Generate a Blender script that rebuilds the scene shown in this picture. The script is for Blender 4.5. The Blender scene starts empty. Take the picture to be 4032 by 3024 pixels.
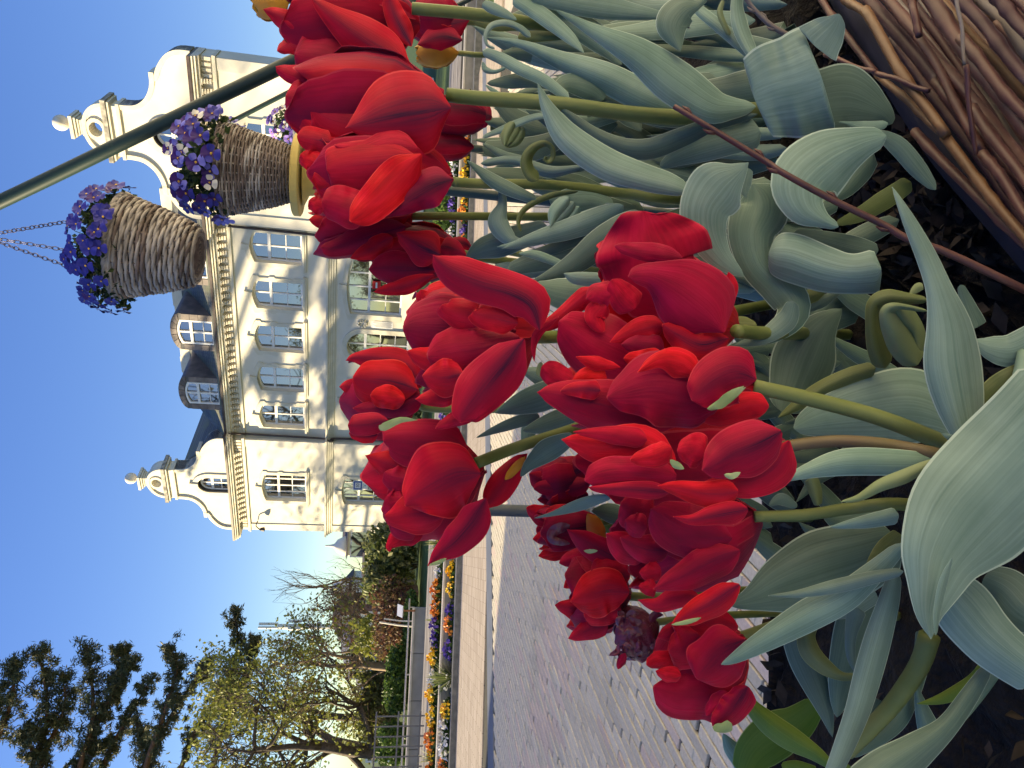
import bpy, math, random
import numpy as np
from mathutils import Vector, Matrix
from mathutils.geometry import tessellate_polygon
S = bpy.context.scene
COL = S.collection
rnd = random.Random(7)
rng = np.random.default_rng(11)
PI = math.pi

# ------------------------------------------------------------------ camera
PITCH, ROLL, FPX, CAMZ = .17246, .05979, 2912.0, 1.25
CF = np.array([0, math.cos(PITCH), -math.sin(PITCH)])
_D = np.array([0, -math.sin(PITCH), -math.cos(PITCH)]); _L = np.array([-1., 0, 0])
CI = math.cos(ROLL)*_D - math.sin(ROLL)*_L       # photograph's x axis (world down: the photo lies on its side)
CD = math.sin(ROLL)*_D + math.cos(ROLL)*_L       # photograph's y axis (world left)
cam_d = bpy.data.cameras.new('camera'); cam = bpy.data.objects.new('camera', cam_d); COL.objects.link(cam)
M = Matrix(((CI[0], -CD[0], -CF[0], 0), (CI[1], -CD[1], -CF[1], 0), (CI[2], -CD[2], -CF[2], CAMZ), (0, 0, 0, 1)))
cam.matrix_world = M
cam_d.sensor_fit = 'HORIZONTAL'; cam_d.sensor_width = 36; cam_d.lens = 26; cam_d.clip_start = .02; cam_d.clip_end = 3000
S.camera = cam
# ------------------------------------------------------------------ light
SUN_AZ = math.atan2(-.99, .14)      # measured from +Y towards +X
SUN_EL = math.radians(14)
W = bpy.data.worlds.new('World'); S.world = W; W.use_nodes = True
nt = W.node_tree; nt.nodes.clear()
sky = nt.nodes.new('ShaderNodeTexSky'); sky.sky_type = 'NISHITA'; sky.sun_disc = False
sky.sun_elevation = SUN_EL; sky.sun_rotation = SUN_AZ; sky.altitude = 0; sky.air_density = 1.0; sky.dust_density = .15; sky.ozone_density = 3.5
bg = nt.nodes.new('ShaderNodeBackground'); bg.inputs[1].default_value = .086
wo = nt.nodes.new('ShaderNodeOutputWorld')
hsv = nt.nodes.new('ShaderNodeHueSaturation'); hsv.inputs['Saturation'].default_value = 1.48; hsv.inputs['Hue'].default_value = .534
gm = nt.nodes.new('ShaderNodeGamma'); gm.inputs[1].default_value = .62; nt.links.new(sky.outputs[0], gm.inputs[0]); nt.links.new(gm.outputs[0], hsv.inputs['Color']); nt.links.new(hsv.outputs[0], bg.inputs[0]); nt.links.new(bg.outputs[0], wo.inputs[0])
sd = bpy.data.lights.new('sun', 'SUN'); so = bpy.data.objects.new('sun', sd); COL.objects.link(so)
sd.energy = 3.3; sd.angle = math.radians(.8); sd.color = (1, .80, .55)
tosun = Vector((math.sin(SUN_AZ)*math.cos(SUN_EL), math.cos(SUN_AZ)*math.cos(SUN_EL), math.sin(SUN_EL)))
so.rotation_euler = tosun.to_track_quat('Z', 'Y').to_euler(); so.location = (-20, 10, 30)
S.view_settings.view_transform = 'Standard'; S.view_settings.look = 'None'; S.view_settings.gamma = 1
S.view_settings.use_curve_mapping = False
S.view_settings.exposure = 2.35
S.view_settings.use_white_balance = True; S.view_settings.white_balance_temperature = 7000; S.view_settings.white_balance_tint = 0
S.cycles.max_bounces = 6; S.cycles.transparent_max_bounces = 6

# ------------------------------------------------------------------ helpers
def px(x, y, d):
    """point seen at photograph pixel (x, y) (4032 x 3024), d metres in front of the camera"""
    return np.array([0, 0, CAMZ]) + d*(CF + CI*(x-2016)/FPX + CD*(y-1512)/FPX)
def onz(x, y, z):
    r = CF + CI*(x-2016)/FPX + CD*(y-1512)/FPX
    return np.array([0, 0, CAMZ]) + r*((z-CAMZ)/r[2])

def mkmesh(name, V, Fc, mats=(), smooth=True, mi=None, uvw=None):
    me = bpy.data.meshes.new(name)
    V = np.asarray(V, float).reshape(-1, 3)
    if isinstance(Fc, np.ndarray):
        n, k = Fc.shape
        me.vertices.add(len(V)); me.vertices.foreach_set('co', V.ravel())
        me.loops.add(n*k); me.loops.foreach_set('vertex_index', Fc.ravel().astype(np.int32))
        me.polygons.add(n); me.polygons.foreach_set('loop_start', np.arange(0, n*k, k, dtype=np.int32))
    else:
        me.from_pydata(V.tolist(), [], [list(f) for f in Fc])
    for m in (mats if isinstance(mats, (list, tuple)) else [mats]): me.materials.append(m)
    n = len(me.polygons)
    if mi is not None: me.polygons.foreach_set('material_index', np.asarray(mi, np.int32))
    me.polygons.foreach_set('use_smooth', np.full(n, bool(smooth)))
    if uvw is not None:
        a = me.attributes.new('uvw', 'FLOAT_VECTOR', 'POINT'); a.data.foreach_set('vector', np.asarray(uvw, float).ravel())
    me.update(calc_edges=True); me.validate()
    return me
def link(name, me, parent=None, loc=None, rot=None, scl=None):
    o = bpy.data.objects.new(name, me); COL.objects.link(o)
    if parent is not None: o.parent = parent
    if loc is not None: o.location = loc
    if rot is not None: o.rotation_euler = rot
    if scl is not None: o.scale = scl
    return o
def obj(name, V, Fc, mats, parent=None, **k): return link(name, mkmesh(name, V, Fc, mats, **k), parent)
def tag(o, label=None, cat=None, group=None, kind=None):
    if label: o['label'] = label
    if cat: o['category'] = cat
    if group: o['group'] = group
    if kind: o['kind'] = kind
    return o
def thing(name, label, cat, loc=(0, 0, 0), rz=0, group=None):
    o = bpy.data.objects.new(name, None); COL.objects.link(o); o.location = loc; o.rotation_euler = (0, 0, rz); o.empty_display_size = .1
    return tag(o, label, cat, group)
def copy_tree(o, parent=None):
    c = o.copy(); COL.objects.link(c)
    if parent is not None: c.parent = parent
    for ch in o.children: copy_tree(ch, c)
    return c

class MB:
    """collects simple solids into one mesh"""
    def __init__(s): s.V = []; s.F = []; s.M = []; s.n = 0
    def add(s, V, Fc, m=0):
        V = np.asarray(V, float).reshape(-1, 3); s.V.append(V)
        for f in Fc: s.F.append([int(i)+s.n for i in f]); s.M.append(m)
        s.n += len(V); return s
    def box(s, a, b, m=0):
        x0, y0, z0 = a; x1, y1, z1 = b
        x0, x1 = min(x0, x1), max(x0, x1); y0, y1 = min(y0, y1), max(y0, y1); z0, z1 = min(z0, z1), max(z0, z1)
        V = [(x0,y0,z0),(x1,y0,z0),(x1,y1,z0),(x0,y1,z0),(x0,y0,z1),(x1,y0,z1),(x1,y1,z1),(x0,y1,z1)]
        return s.add(V, [(0,3,2,1),(4,5,6,7),(0,1,5,4),(1,2,6,5),(2,3,7,6),(3,0,4,7)], m)
    def tube(s, P, R, k=6, m=0, cap=True):
        V, Fc = tube(P, R, k, cap); return s.add(V, Fc, m)
    def prism(s, poly, y0, y1, m=0, holes=(), mside=None):
        """poly in (x,z), extruded along y from y0 (back) to y1 (front)"""
        loops = [list(poly)]+[list(h) for h in holes]
        flat = [p for l in loops for p in l]
        tri = tessellate_polygon([[Vector((p[0], p[1], 0)) for p in l] for l in loops])
        n = len(flat)
        V = [(p[0], y1, p[1]) for p in flat]+[(p[0], y0, p[1]) for p in flat]
        s.add(V, [t for t in tri]+[tuple(i+n for i in t[::-1]) for t in tri], m)
        base = s.n-2*n; off = 0
        for l in loops:
            for i in range(len(l)):
                a = off+i; b = off+(i+1) % len(l)
                s.F.append([base+a, base+b, base+b+n, base+a+n]); s.M.append(m if mside is None else mside)
            off += len(l)
        return s
    def lathe(s, prof, c=(0, 0, 0), k=20, m=0):
        V = [(c[0]+r*math.cos(2*PI*i/k), c[1]+r*math.sin(2*PI*i/k), c[2]+z) for r, z in prof for i in range(k)]
        Fc = [(j*k+i, j*k+(i+1) % k, (j+1)*k+(i+1) % k, (j+1)*k+i) for j in range(len(prof)-1) for i in range(k)]
        return s.add(V, Fc, m)
    def build(s, name, mats, parent=None, smooth=False, fix=True):
        me = mkmesh(name, np.vstack(s.V), s.F, mats, smooth=smooth, mi=s.M)
        if fix:
            import bmesh
            bm = bmesh.new(); bm.from_mesh(me); bmesh.ops.recalc_face_normals(bm, faces=bm.faces); bm.to_mesh(me); bm.free()
        return link(name, me, parent)
def frames(P):
    P = np.asarray(P, float); T = np.gradient(P, axis=0); T /= np.linalg.norm(T, axis=1)[:, None]+1e-12
    up = np.array([0, 0, 1.]) if abs(T[0, 2]) < .9 else np.array([1., 0, 0])
    A = []; a = np.cross(T[0], up); a /= np.linalg.norm(a)
    for t in T:
        a = a-t*(a@t); a = a/(np.linalg.norm(a)+1e-12); A.append(a.copy())
    A = np.array(A); return T, A, np.cross(T, A)
def tube(P, R, k=6, cap=True):
    P = np.asarray(P, float); R = np.broadcast_to(np.asarray(R, float), (len(P),))
    T, A, B = frames(P); th = np.arange(k)*2*PI/k
    V = (P[:, None, :]+R[:, None, None]*(A[:, None, :]*np.cos(th)[None, :, None]+B[:, None, :]*np.sin(th)[None, :, None])).reshape(-1, 3)
    Fc = [(j*k+i, j*k+(i+1) % k, (j+1)*k+(i+1) % k, (j+1)*k+i) for j in range(len(P)-1) for i in range(k)]
    if cap: Fc += [tuple(range(k))[::-1], tuple(range((len(P)-1)*k, len(P)*k))]
    return V, Fc
def crom(C, n):
    """Catmull-Rom through control rows, n samples"""
    C = np.asarray(C, float); m = len(C)
    if m == 1: return np.repeat(C, n, 0)
    E = np.vstack([2*C[0]-C[1], C, 2*C[-1]-C[-2]])
    t = np.linspace(0, m-1-1e-9, n); i = t.astype(int); f = (t-i)[:, None]
    p0, p1, p2, p3 = E[i], E[i+1], E[i+2], E[i+3]
    return .5*((2*p1)+(-p0+p2)*f+(2*p0-5*p1+4*p2-p3)*f**2+(-p0+3*p1-3*p2+p3)*f**3)
def leafquads(C, size, asp=1.6, up=0.0):
    """one small bent quad pair per centre: real leaf-sized faces"""
    n = len(C); a = rng.normal(size=(n, 3)); a[:, 2] += up; a /= np.linalg.norm(a, axis=1)[:, None]
    b = rng.normal(size=(n, 3)); b -= a*(a*b).sum(1)[:, None]; b /= np.linalg.norm(b, axis=1)[:, None]
    s = (size*(.6+.8*rng.random(n)))[:, None] if np.ndim(size) == 0 else np.asarray(size)[:, None]
    c = np.cross(a, b)
    V = np.stack([C-a*s*asp*.5, C+b*s*.5+c*s*.12, C+a*s*asp*.5, C-b*s*.5+c*s*.12], 1).reshape(-1, 3)
    Fc = np.arange(4*n).reshape(-1, 4); return V, Fc

# ------------------------------------------------------------------ materials
def ND(m): return m.node_tree.nodes
def mat(name, col, rough=.7, col2=None, scale=8, bump=0, spec=.3, detail=4, coord='Object', stretch=None, col3=None, metal=0, rnd_v=0):
    m = bpy.data.materials.new(name); m.use_nodes = True; t = m.node_tree; b = t.nodes['Principled BSDF']
    b.inputs['Roughness'].default_value = rough; b.inputs['Specular IOR Level'].default_value = spec; b.inputs['Metallic'].default_value = metal
    b.inputs['Base Color'].default_value = (*col, 1)
    out = None
    if col2 is not None or bump:
        tc = t.nodes.new('ShaderNodeTexCoord'); mp = t.nodes.new('ShaderNodeMapping'); t.links.new(tc.outputs[coord], mp.inputs[0])
        if stretch: mp.inputs['Scale'].default_value = stretch
        no = t.nodes.new('ShaderNodeTexNoise'); no.inputs['Scale'].default_value = scale; no.inputs['Detail'].default_value = detail
        t.links.new(mp.outputs[0], no.inputs[0])
        if col2 is not None:
            r = t.nodes.new('ShaderNodeValToRGB'); r.color_ramp.elements[0].position = .35; r.color_ramp.elements[1].position = .65
            r.color_ramp.elements[0].color = (*col, 1); r.color_ramp.elements[1].color = (*col2, 1)
            if col3 is not None:
                e = r.color_ramp.elements.new(.8); e.color = (*col3, 1)
            t.links.new(no.outputs[0], r.inputs[0]); out = r.outputs[0]; t.links.new(out, b.inputs['Base Color'])
        if bump:
            bu = t.nodes.new('ShaderNodeBump'); bu.inputs['Strength'].default_value = bump; bu.inputs['Distance'].default_value = .02
            t.links.new(no.outputs[0], bu.inputs['Height']); t.links.new(bu.outputs[0], b.inputs['Normal'])
    if rnd_v:
        oi = t.nodes.new('ShaderNodeObjectInfo'); hs = t.nodes.new('ShaderNodeHueSaturation'); mr = t.nodes.new('ShaderNodeMapRange')
        mr.inputs[3].default_value = 1-rnd_v; mr.inputs[4].default_value = 1+rnd_v
        t.links.new(oi.outputs['Random'], mr.inputs[0]); t.links.new(mr.outputs[0], hs.inputs['Value'])
        if out is not None: t.links.new(out, hs.inputs['Color'])
        else: hs.inputs['Color'].default_value = (*col, 1)
        t.links.new(hs.outputs[0], b.inputs['Base Color'])
    return m
def foliage(name, cols, rough=.55, trans=.25):
    """leaf faces: colour varies per leaf (per mesh island), some light comes through"""
    m = bpy.data.materials.new(name); m.use_nodes = True; t = m.node_tree; b = t.nodes['Principled BSDF']
    g = t.nodes.new('ShaderNodeNewGeometry'); r = t.nodes.new('ShaderNodeValToRGB')
    el = r.color_ramp.elements
    while len(el) < len(cols): el.new(.5)
    for i, c in enumerate(cols): el[i].position = i/(len(cols)-1); el[i].color = (*c, 1)
    t.links.new(g.outputs['Random Per Island'], r.inputs[0]); t.links.new(r.outputs[0], b.inputs['Base Color'])
    b.inputs['Roughness'].default_value = rough; b.inputs['Specular IOR Level'].default_value = .25
    tr = t.nodes.new('ShaderNodeBsdfTranslucent'); mx = t.nodes.new('ShaderNodeMixShader'); mx.inputs[0].default_value = trans
    t.links.new(r.outputs[0], tr.inputs[0]); t.links.new(b.outputs[0], mx.inputs[1]); t.links.new(tr.outputs[0], mx.inputs[2])
    t.links.new(mx.outputs[0], t.nodes['Material Output'].inputs[0]); return m
# ================================================================== ground
M_grass = mat('lawn', (.035, .075, .015), .9, (.07, .12, .025), 6, .6)
M_asph = mat('road', (.22, .20, .18), .85, (.30, .27, .24), 3, .1, detail=8)
M_brick = mat('klinker_brick', (.50, .455, .355), .8, (.60, .55, .44), 60, .15, detail=6, rnd_v=.14)
M_brickp = mat('klinker_brick_pink', (.53, .435, .355), .8, (.61, .51, .43), 60, .15, detail=6, rnd_v=.1)
M_joint = mat('brick_joint', (.045, .045, .038), .95, (.07, .068, .055), 30, .2)
M_conc = mat('concrete', (.20, .20, .20), .85, (.27, .27, .265), 4, .1, detail=8)
M_concl = mat('pale_concrete', (.42, .40, .37), .8, (.52, .49, .45), 4, .1)
M_stone = mat('granite', (.10, .105, .11), .7, (.16, .165, .17), 12, .1)
M_blue = mat('bluestone', (.12, .14, .18), .7, (.16, .18, .22), 3, .05)
g = MB().add([(-900, -160, -.06), (900, -160, -.06), (900, 1500, -.06), (-900, 1500, -.06)], [(0, 1, 2, 3)]).build('ground', M_grass); tag(g, kind='structure')
# plaza frame: u along the kerb (to the left), v away from the camera
KA = math.atan2(-.22, -.975)
# klinker paving: bricks 24 x 6 cm laid with the long side nearly towards the camera
BA = math.radians(-103.0+180)
bl, bw, jt = .240, .0605, .0085
bx = np.array([math.cos(BA), math.sin(BA), 0]); by = np.array([-bx[1], bx[0], 0])
def inpoly(p, poly):
    r = False; j = len(poly)-1
    for i in range(len(poly)):
        if (poly[i][1] > p[1]) != (poly[j][1] > p[1]) and p[0] < (poly[j][0]-poly[i][0])*(p[1]-poly[i][1])/(poly[j][1]-poly[i][1])+poly[i][0]: r = not r
        j = i
    return r
M_plaza = mat('klinker_paving', (.42, .375, .32), .85, (.50, .45, .385), 5, .1, detail=8)
pl = MB().add([(-40, -70, -.03), (60, -70, -.03), (60, 22, -.03), (-40, 1.5, -.03)], [(0, 1, 2, 3)]).build('plaza', M_plaza); tag(pl, kind='structure')
MB().add([(-8, 1.1, -.012), (4.5, 1.1, -.012), (4.5, 11.2, -.012), (-8, 10.1, -.012)], [(0, 1, 2, 3)]).build('joint_bed', M_joint, pl)
def brick_mesh(nm, m):
    c = .003; a, b2, h = bl/2-jt/2, bw/2-jt/2, .0
    V = [(-a,-b2,-.03),(a,-b2,-.03),(a,b2,-.03),(-a,b2,-.03),(-a,-b2,-c),(a,-b2,-c),(a,b2,-c),(-a,b2,-c),(-a+c,-b2+c,h),(a-c,-b2+c,h),(a-c,b2-c,h),(-a+c,b2-c,h)]
    Fc = [(8,9,10,11)]+[(i,(i+1)%4,(i+1)%4+4,i+4) for i in range(4)]+[(i+4,(i+1)%4+4,(i+1)%4+8,i+8) for i in range(4)]
    return mkmesh(nm, V, Fc, m, smooth=False)
BM = [brick_mesh('brick', M_brick), brick_mesh('brick', M_brickp)]
tmplV = np.array([v.co[:] for v in BM[0].vertices]); tmplF = [tuple(p.vertices) for p in BM[0].polygons]
def strip_line(y0):  # the smooth blue band crosses the paving
    return lambda p: (p[1]-y0)-(-.0+(p[0]+2.24)*.50)
near, far = [], []
for r in range(-190, 190):
    for c in range(-30, 60):
        off = (r % 2)*bl/2 + rnd.uniform(-.012, .012)
        p = bx*(c*bl+off)+by*(r*bw)
        if p[1] < 1.2 or p[1] > 8.6: continue
        if p[0] < -.58*p[1]-.8 or p[0] > .3*p[1]+1.2: continue
        if strip_line(7.62)(p) > -.03: continue
        q = np.array([p[0], p[1], 0-CAMZ]); dz = q@CF
        X = 2016+FPX*(q@CI)/dz; Y = 1512+FPX*(q@CD)/dz
        if X < 1800 or X > 3400 or Y < -100 or Y > 3150: continue
        vis = (Y > 2300 and X < 3300) and X > 2050
        (near if vis else far).append((p, dz if vis else 99))
near.sort(key=lambda t: t[1]); far += near[300:]; near = near[:300]
for p, _ in near:
    pk = 1 if (math.sin(p[0]*1.3+p[1]*2.1) > .6 and rnd.random() < .65) or rnd.random() < .1 else 0
    o = link('brick', BM[pk], pl, (p[0], p[1], rnd.uniform(-.002, .002)), (rnd.uniform(-.008, .008), rnd.uniform(-.006, .006), BA+rnd.uniform(-.012, .012)))
V = []; n = len(far)
ca, sa = math.cos(BA), math.sin(BA); Rm = np.array([[ca, -sa, 0], [sa, ca, 0], [0, 0, 1]])
T0 = tmplV@Rm.T
P = np.array([p for p, _ in far]); P[:, 2] = rng.uniform(-.002, .002, n)
V = (P[:, None, :]+T0[None]).reshape(-1, 3); k = len(T0)
Fc = (np.array(tmplF)[None]+np.arange(n)[:, None, None]*k).reshape(-1, 4)
mi = np.repeat((rng.random(n) < .14).astype(int), len(tmplF))
fb = obj('brick', V, Fc, [M_brick, M_brickp], pl, smooth=False, mi=mi); fb['kind'] = 'stuff'
# smooth blue-grey band and the paving beyond it
d1 = np.array([.895, .447, 0])
def band(name, p0, w, z, m, L0=-9, L1=9, d=d1):
    nn = np.array([-d[1], d[0], 0]); a = np.array([p0[0], p0[1], 0])
    V = [a+d*L0, a+d*L1, a+d*L1+nn*w, a+d*L0+nn*w]; V = [(v[0], v[1], z) for v in V]+[(v[0], v[1], z-.05) for v in V]
    o = obj(name, V, [(0,1,2,3),(0,4,5,1),(1,5,6,2),(2,6,7,3),(3,7,4,0)], m, smooth=False); return tag(o, kind='structure')
band('paving_band', (-2.24, 7.62), .36, .002, M_blue)
# paving beyond: finer pattern laid crosswise, material plus real thin strips of brick courses
M_far = mat('far_klinker', (.44, .37, .30), .8, (.53, .45, .375), 9, .1, detail=8, stretch=(1, 6, 1))
t_ = M_far.node_tree; b_ = t_.nodes['Principled BSDF']; tc_ = t_.nodes.new('ShaderNodeTexCoord'); mp_ = t_.nodes.new('ShaderNodeMapping'); mp_.inputs['Rotation'].default_value = (0, 0, -KA)
br_ = t_.nodes.new('ShaderNodeTexBrick'); br_.inputs['Scale'].default_value = 1; br_.inputs['Brick Width'].default_value = .24; br_.inputs['Row Height'].default_value = .0555; br_.inputs['Mortar Size'].default_value = .004
br_.inputs['Color1'].default_value = (.36, .30, .235, 1); br_.inputs['Color2'].default_value = (.50, .43, .35, 1); br_.inputs['Mortar'].default_value = (.24, .20, .16, 1)
t_.links.new(tc_.outputs['Object'], mp_.inputs[0]); t_.links.new(mp_.outputs[0], br_.inputs[0]); t_.links.new(br_.outputs[0], b_.inputs['Base Color'])
fp = MB()
kd = np.array([-.975, -.22, 0]); kn = np.array([-.22, .975, 0]); kn = kn*(1 if kn[1] > 0 else -1)
for i in range(30):
    v0 = i*.11
    a = np.array([-2.24, 8.05, 0])+kn*v0
    c0 = a-kd*8; c1 = a+kd*9; w = kn*.1085
    fp.add([(*c0[:2], .0), (*c1[:2], .0), (*(c1+w)[:2], .0), (*(c0+w)[:2], .0), (*(c0)[:2], -.03), (*(c1)[:2], -.03), (*(c1+w)[:2], -.03), (*(c0+w)[:2], -.03)], [(0,1,2,3), (0,4,5,1), (3,2,6,7)])
o = fp.build('brick_course', M_far, pl); o['kind'] = 'stuff'
# kerb, flower border, low trough wall, street and the far wall
def kbox(name, p0, w, z0, z1, m, L0, L1, parent=None):
    a = np.array([p0[0], p0[1], 0]); c = [a-kd*L0, a+kd*L1, a+kd*L1+kn*w, a-kd*L0+kn*w]
    V = [(p[0], p[1], z0) for p in c]+[(p[0], p[1], z1) for p in c]
    return obj(name, V, [(0,3,2,1),(4,5,6,7),(0,1,5,4),(1,2,6,5),(2,3,7,6),(3,0,4,7)], m, parent, smooth=False)
tag(kbox('kerb', (-2.5, 10.42), .16, -.05, .075, M_stone, 14, 9), kind='structure')
M_soil = mat('soil', (.010, .008, .006), .95, (.022, .017, .013), 40, .8)
tag(kbox('flower_border', (-2.5, 10.59), .42, -.05, .03, M_soil, 14, 9), kind='structure')
tw = thing('planter_wall', 'low grey concrete planter wall with pale coping behind the near pansy row', 'planter wall')
for i in range(-9, 7):
    a = np.array([-2.5, 11.02, 0])+kd*(i*1.5)
    kbox('panel', a, .10, -.05, .17, M_conc, 0, 1.49, tw); kbox('coping', a+kn*-.01, .16, .171, .20, M_concl, 0, 1.492, tw)
tag(kbox('raised_bed', (-2.5, 11.19), .75, -.05, .165, M_soil, 14, 9), kind='structure')
tag(kbox('road', (-2.5, 12.3), 4.6, -.05, .02, M_asph, 26, 26), kind='structure')
M_strip = mat('road_strip', (.29, .265, .24), .8, (.36, .33, .30), 5)
for i, v in enumerate((.9, 2.1, 3.2, 4.1)):
    tag(kbox('paving_stripe', np.array([-2.5, 12.3, 0])+kn*v, .28, 0, .026, M_strip, 26, 26), kind='structure')
fw = thing('park_wall', 'low grey concrete wall in long panels beyond the street', 'wall')
M_wall = mat('wall_concrete', (.23, .235, .25), .85, (.30, .305, .32), 3, .1, detail=8)
w0 = np.array([-5.35, 17.33, 0])
for i in range(14):
    a = w0+kd*(i*1.02)
    kbox('panel', a, .3, -.06, .20, M_wall, 0, 1.005, fw); kbox('coping', a+kn*-.03, .36, .201, .245, M_concl, 0, 1.01, fw)
# straight shade of a long building left of the frame
M_off = mat('render_pale', (.6, .57, .5), .8, (.66, .63, .56), 2)
sb = thing('long_building', 'plain pale building beyond the left edge of the photo whose shade lies on the plaza', 'building', (-16, -4, 0))
MB().box((-4, 1.2, 0), (4, 12.6, 4.4)).build('wall', M_off, sb)
MB().prism([(-4.4, 4.4), (4.4, 4.4), (0, 6.5)], 1.0, 12.8).build('roof', mat('roof_tile', (.12, .06, .045), .8), sb)

rb_ = thing('bounce_building', 'long white building beyond the right edge of the photo, added to bounce sunlight into the shaded foreground', 'building', (10.5, -2, 0))  # unseen building added so its sunlit wall warms and lightens the shade
MB().box((-2.6, -16, 0), (5, 13, 9.5)).build('wall', mat('white_plaster', (.74, .71, .64), .8, (.80, .77, .71), 2), rb_)
MB().prism([(-3.0, 9.5), (5.4, 9.5), (1.2, 12.5)], -16.4, 13.4).build('roof', mat('roof_tile', (.12, .06, .045), .8), rb_)
for i in range(9):
    for z in (1.0, 4.2, 7.0):
        f = MB().box((-2.66, -15+3.1*i, z), (-2.6, -13.8+3.1*i, z+1.8)).build('window', mat('window_paint', (.8, .79, .77), .5), rb_); MB().box((-2.68, -14.9+3.1*i, z+.1), (-2.662, -13.9+3.1*i, z+1.7)).build('pane', mat('dark_glass', (.02, .02, .025), .05, spec=.8), f)
# ================================================================== the white town house
M_wallw = mat('white_render', (.68, .64, .535), .75, (.75, .71, .61), 1.2, .05, detail=8)
M_trim = mat('cream_trim', (.63, .585, .46), .7, (.70, .66, .55), 3, .05)
M_stain = mat('stained_trim', (.66, .58, .44), .8, (.74, .71, .64), 7, .1, col3=(.30, .17, .08), detail=8)
M_reveal = mat('ochre_reveal', (.62, .50, .30), .7)
M_frame = mat('window_white', (.82, .81, .79), .4)
M_gutter = mat('gutter_bronze', (.055, .04, .038), .5, (.10, .075, .07), 4)
M_lead = mat('lead_sheet', (.085, .085, .09), .55, (.15, .135, .13), 3)
M_ldpan = mat('lead_panel', (.15, .125, .115), .55, (.24, .20, .18), 3, rnd_v=.15)
M_cap = mat('weathered_cap', (.17, .16, .14), .85, (.50, .47, .40), 5, .2, detail=8)
def glass_mat():
    m = bpy.data.materials.new('window_glass'); m.use_nodes = True; b = m.node_tree.nodes['Principled BSDF']
    b.inputs['Base Color'].default_value = (.012, .012, .014, 1); b.inputs['Roughness'].default_value = .03; b.inputs['Specular IOR Level'].default_value = 1.0
    b.inputs['IOR'].default_value = 2.3; return m
M_glass = glass_mat()
def slate_mat():
    m = bpy.data.materials.new('slate'); m.use_nodes = True; t = m.node_tree; b = t.nodes['Principled BSDF']
    tc = t.nodes.new('ShaderNodeTexCoord'); br = t.nodes.new('ShaderNodeTexBrick'); br.inputs['Scale'].default_value = 1
    mp = t.nodes.new('ShaderNodeMapping'); mp.inputs['Rotation'].default_value = (PI/2, 0, 0)
    t.links.new(tc.outputs['Object'], mp.inputs[0]); t.links.new(mp.outputs[0], br.inputs[0])
    br.inputs['Brick Width'].default_value = .22; br.inputs['Row Height'].default_value = .14; br.inputs['Mortar Size'].default_value = .008
    br.inputs['Color1'].default_value = (.11, .12, .11, 1); br.inputs['Color2'].default_value = (.17, .175, .155, 1); br.inputs['Mortar'].default_value = (.03, .03, .03, 1)
    no = t.nodes.new('ShaderNodeTexNoise'); no.inputs['Scale'].default_value = 1.2; no.inputs['Detail'].default_value = 8; t.links.new(tc.outputs['Object'], no.inputs[0])
    r = t.nodes.new('ShaderNodeValToRGB'); r.color_ramp.elements[0].position = .45; r.color_ramp.elements[1].position = .7; t.links.new(no.outputs[0], r.inputs[0])
    mx = t.nodes.new('ShaderNodeMixRGB'); mx.inputs[2].default_value = (.17, .18, .10, 1); t.links.new(r.outputs[0], mx.inputs[0]); t.links.new(br.outputs[0], mx.inputs[1])
    t.links.new(mx.outputs[0], b.inputs['Base Color']); b.inputs['Roughness'].default_value = .65
    bu = t.nodes.new('ShaderNodeBump'); bu.inputs['Distance'].default_value = .02; bu.inputs['Strength'].default_value = .6; t.links.new(br.outputs[1], bu.inputs['Height']); bu.invert = True
    t.links.new(bu.outputs[0], b.inputs['Normal']); return m
M_slate = slate_mat()
HA = .95598951
house = thing('town_house', 'large white rendered house with two scrolled gables, slate roof and tall sash windows', 'house', (5.18857808, 33.07447527, 0), math.atan2(math.cos(HA), -math.sin(HA)))
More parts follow.
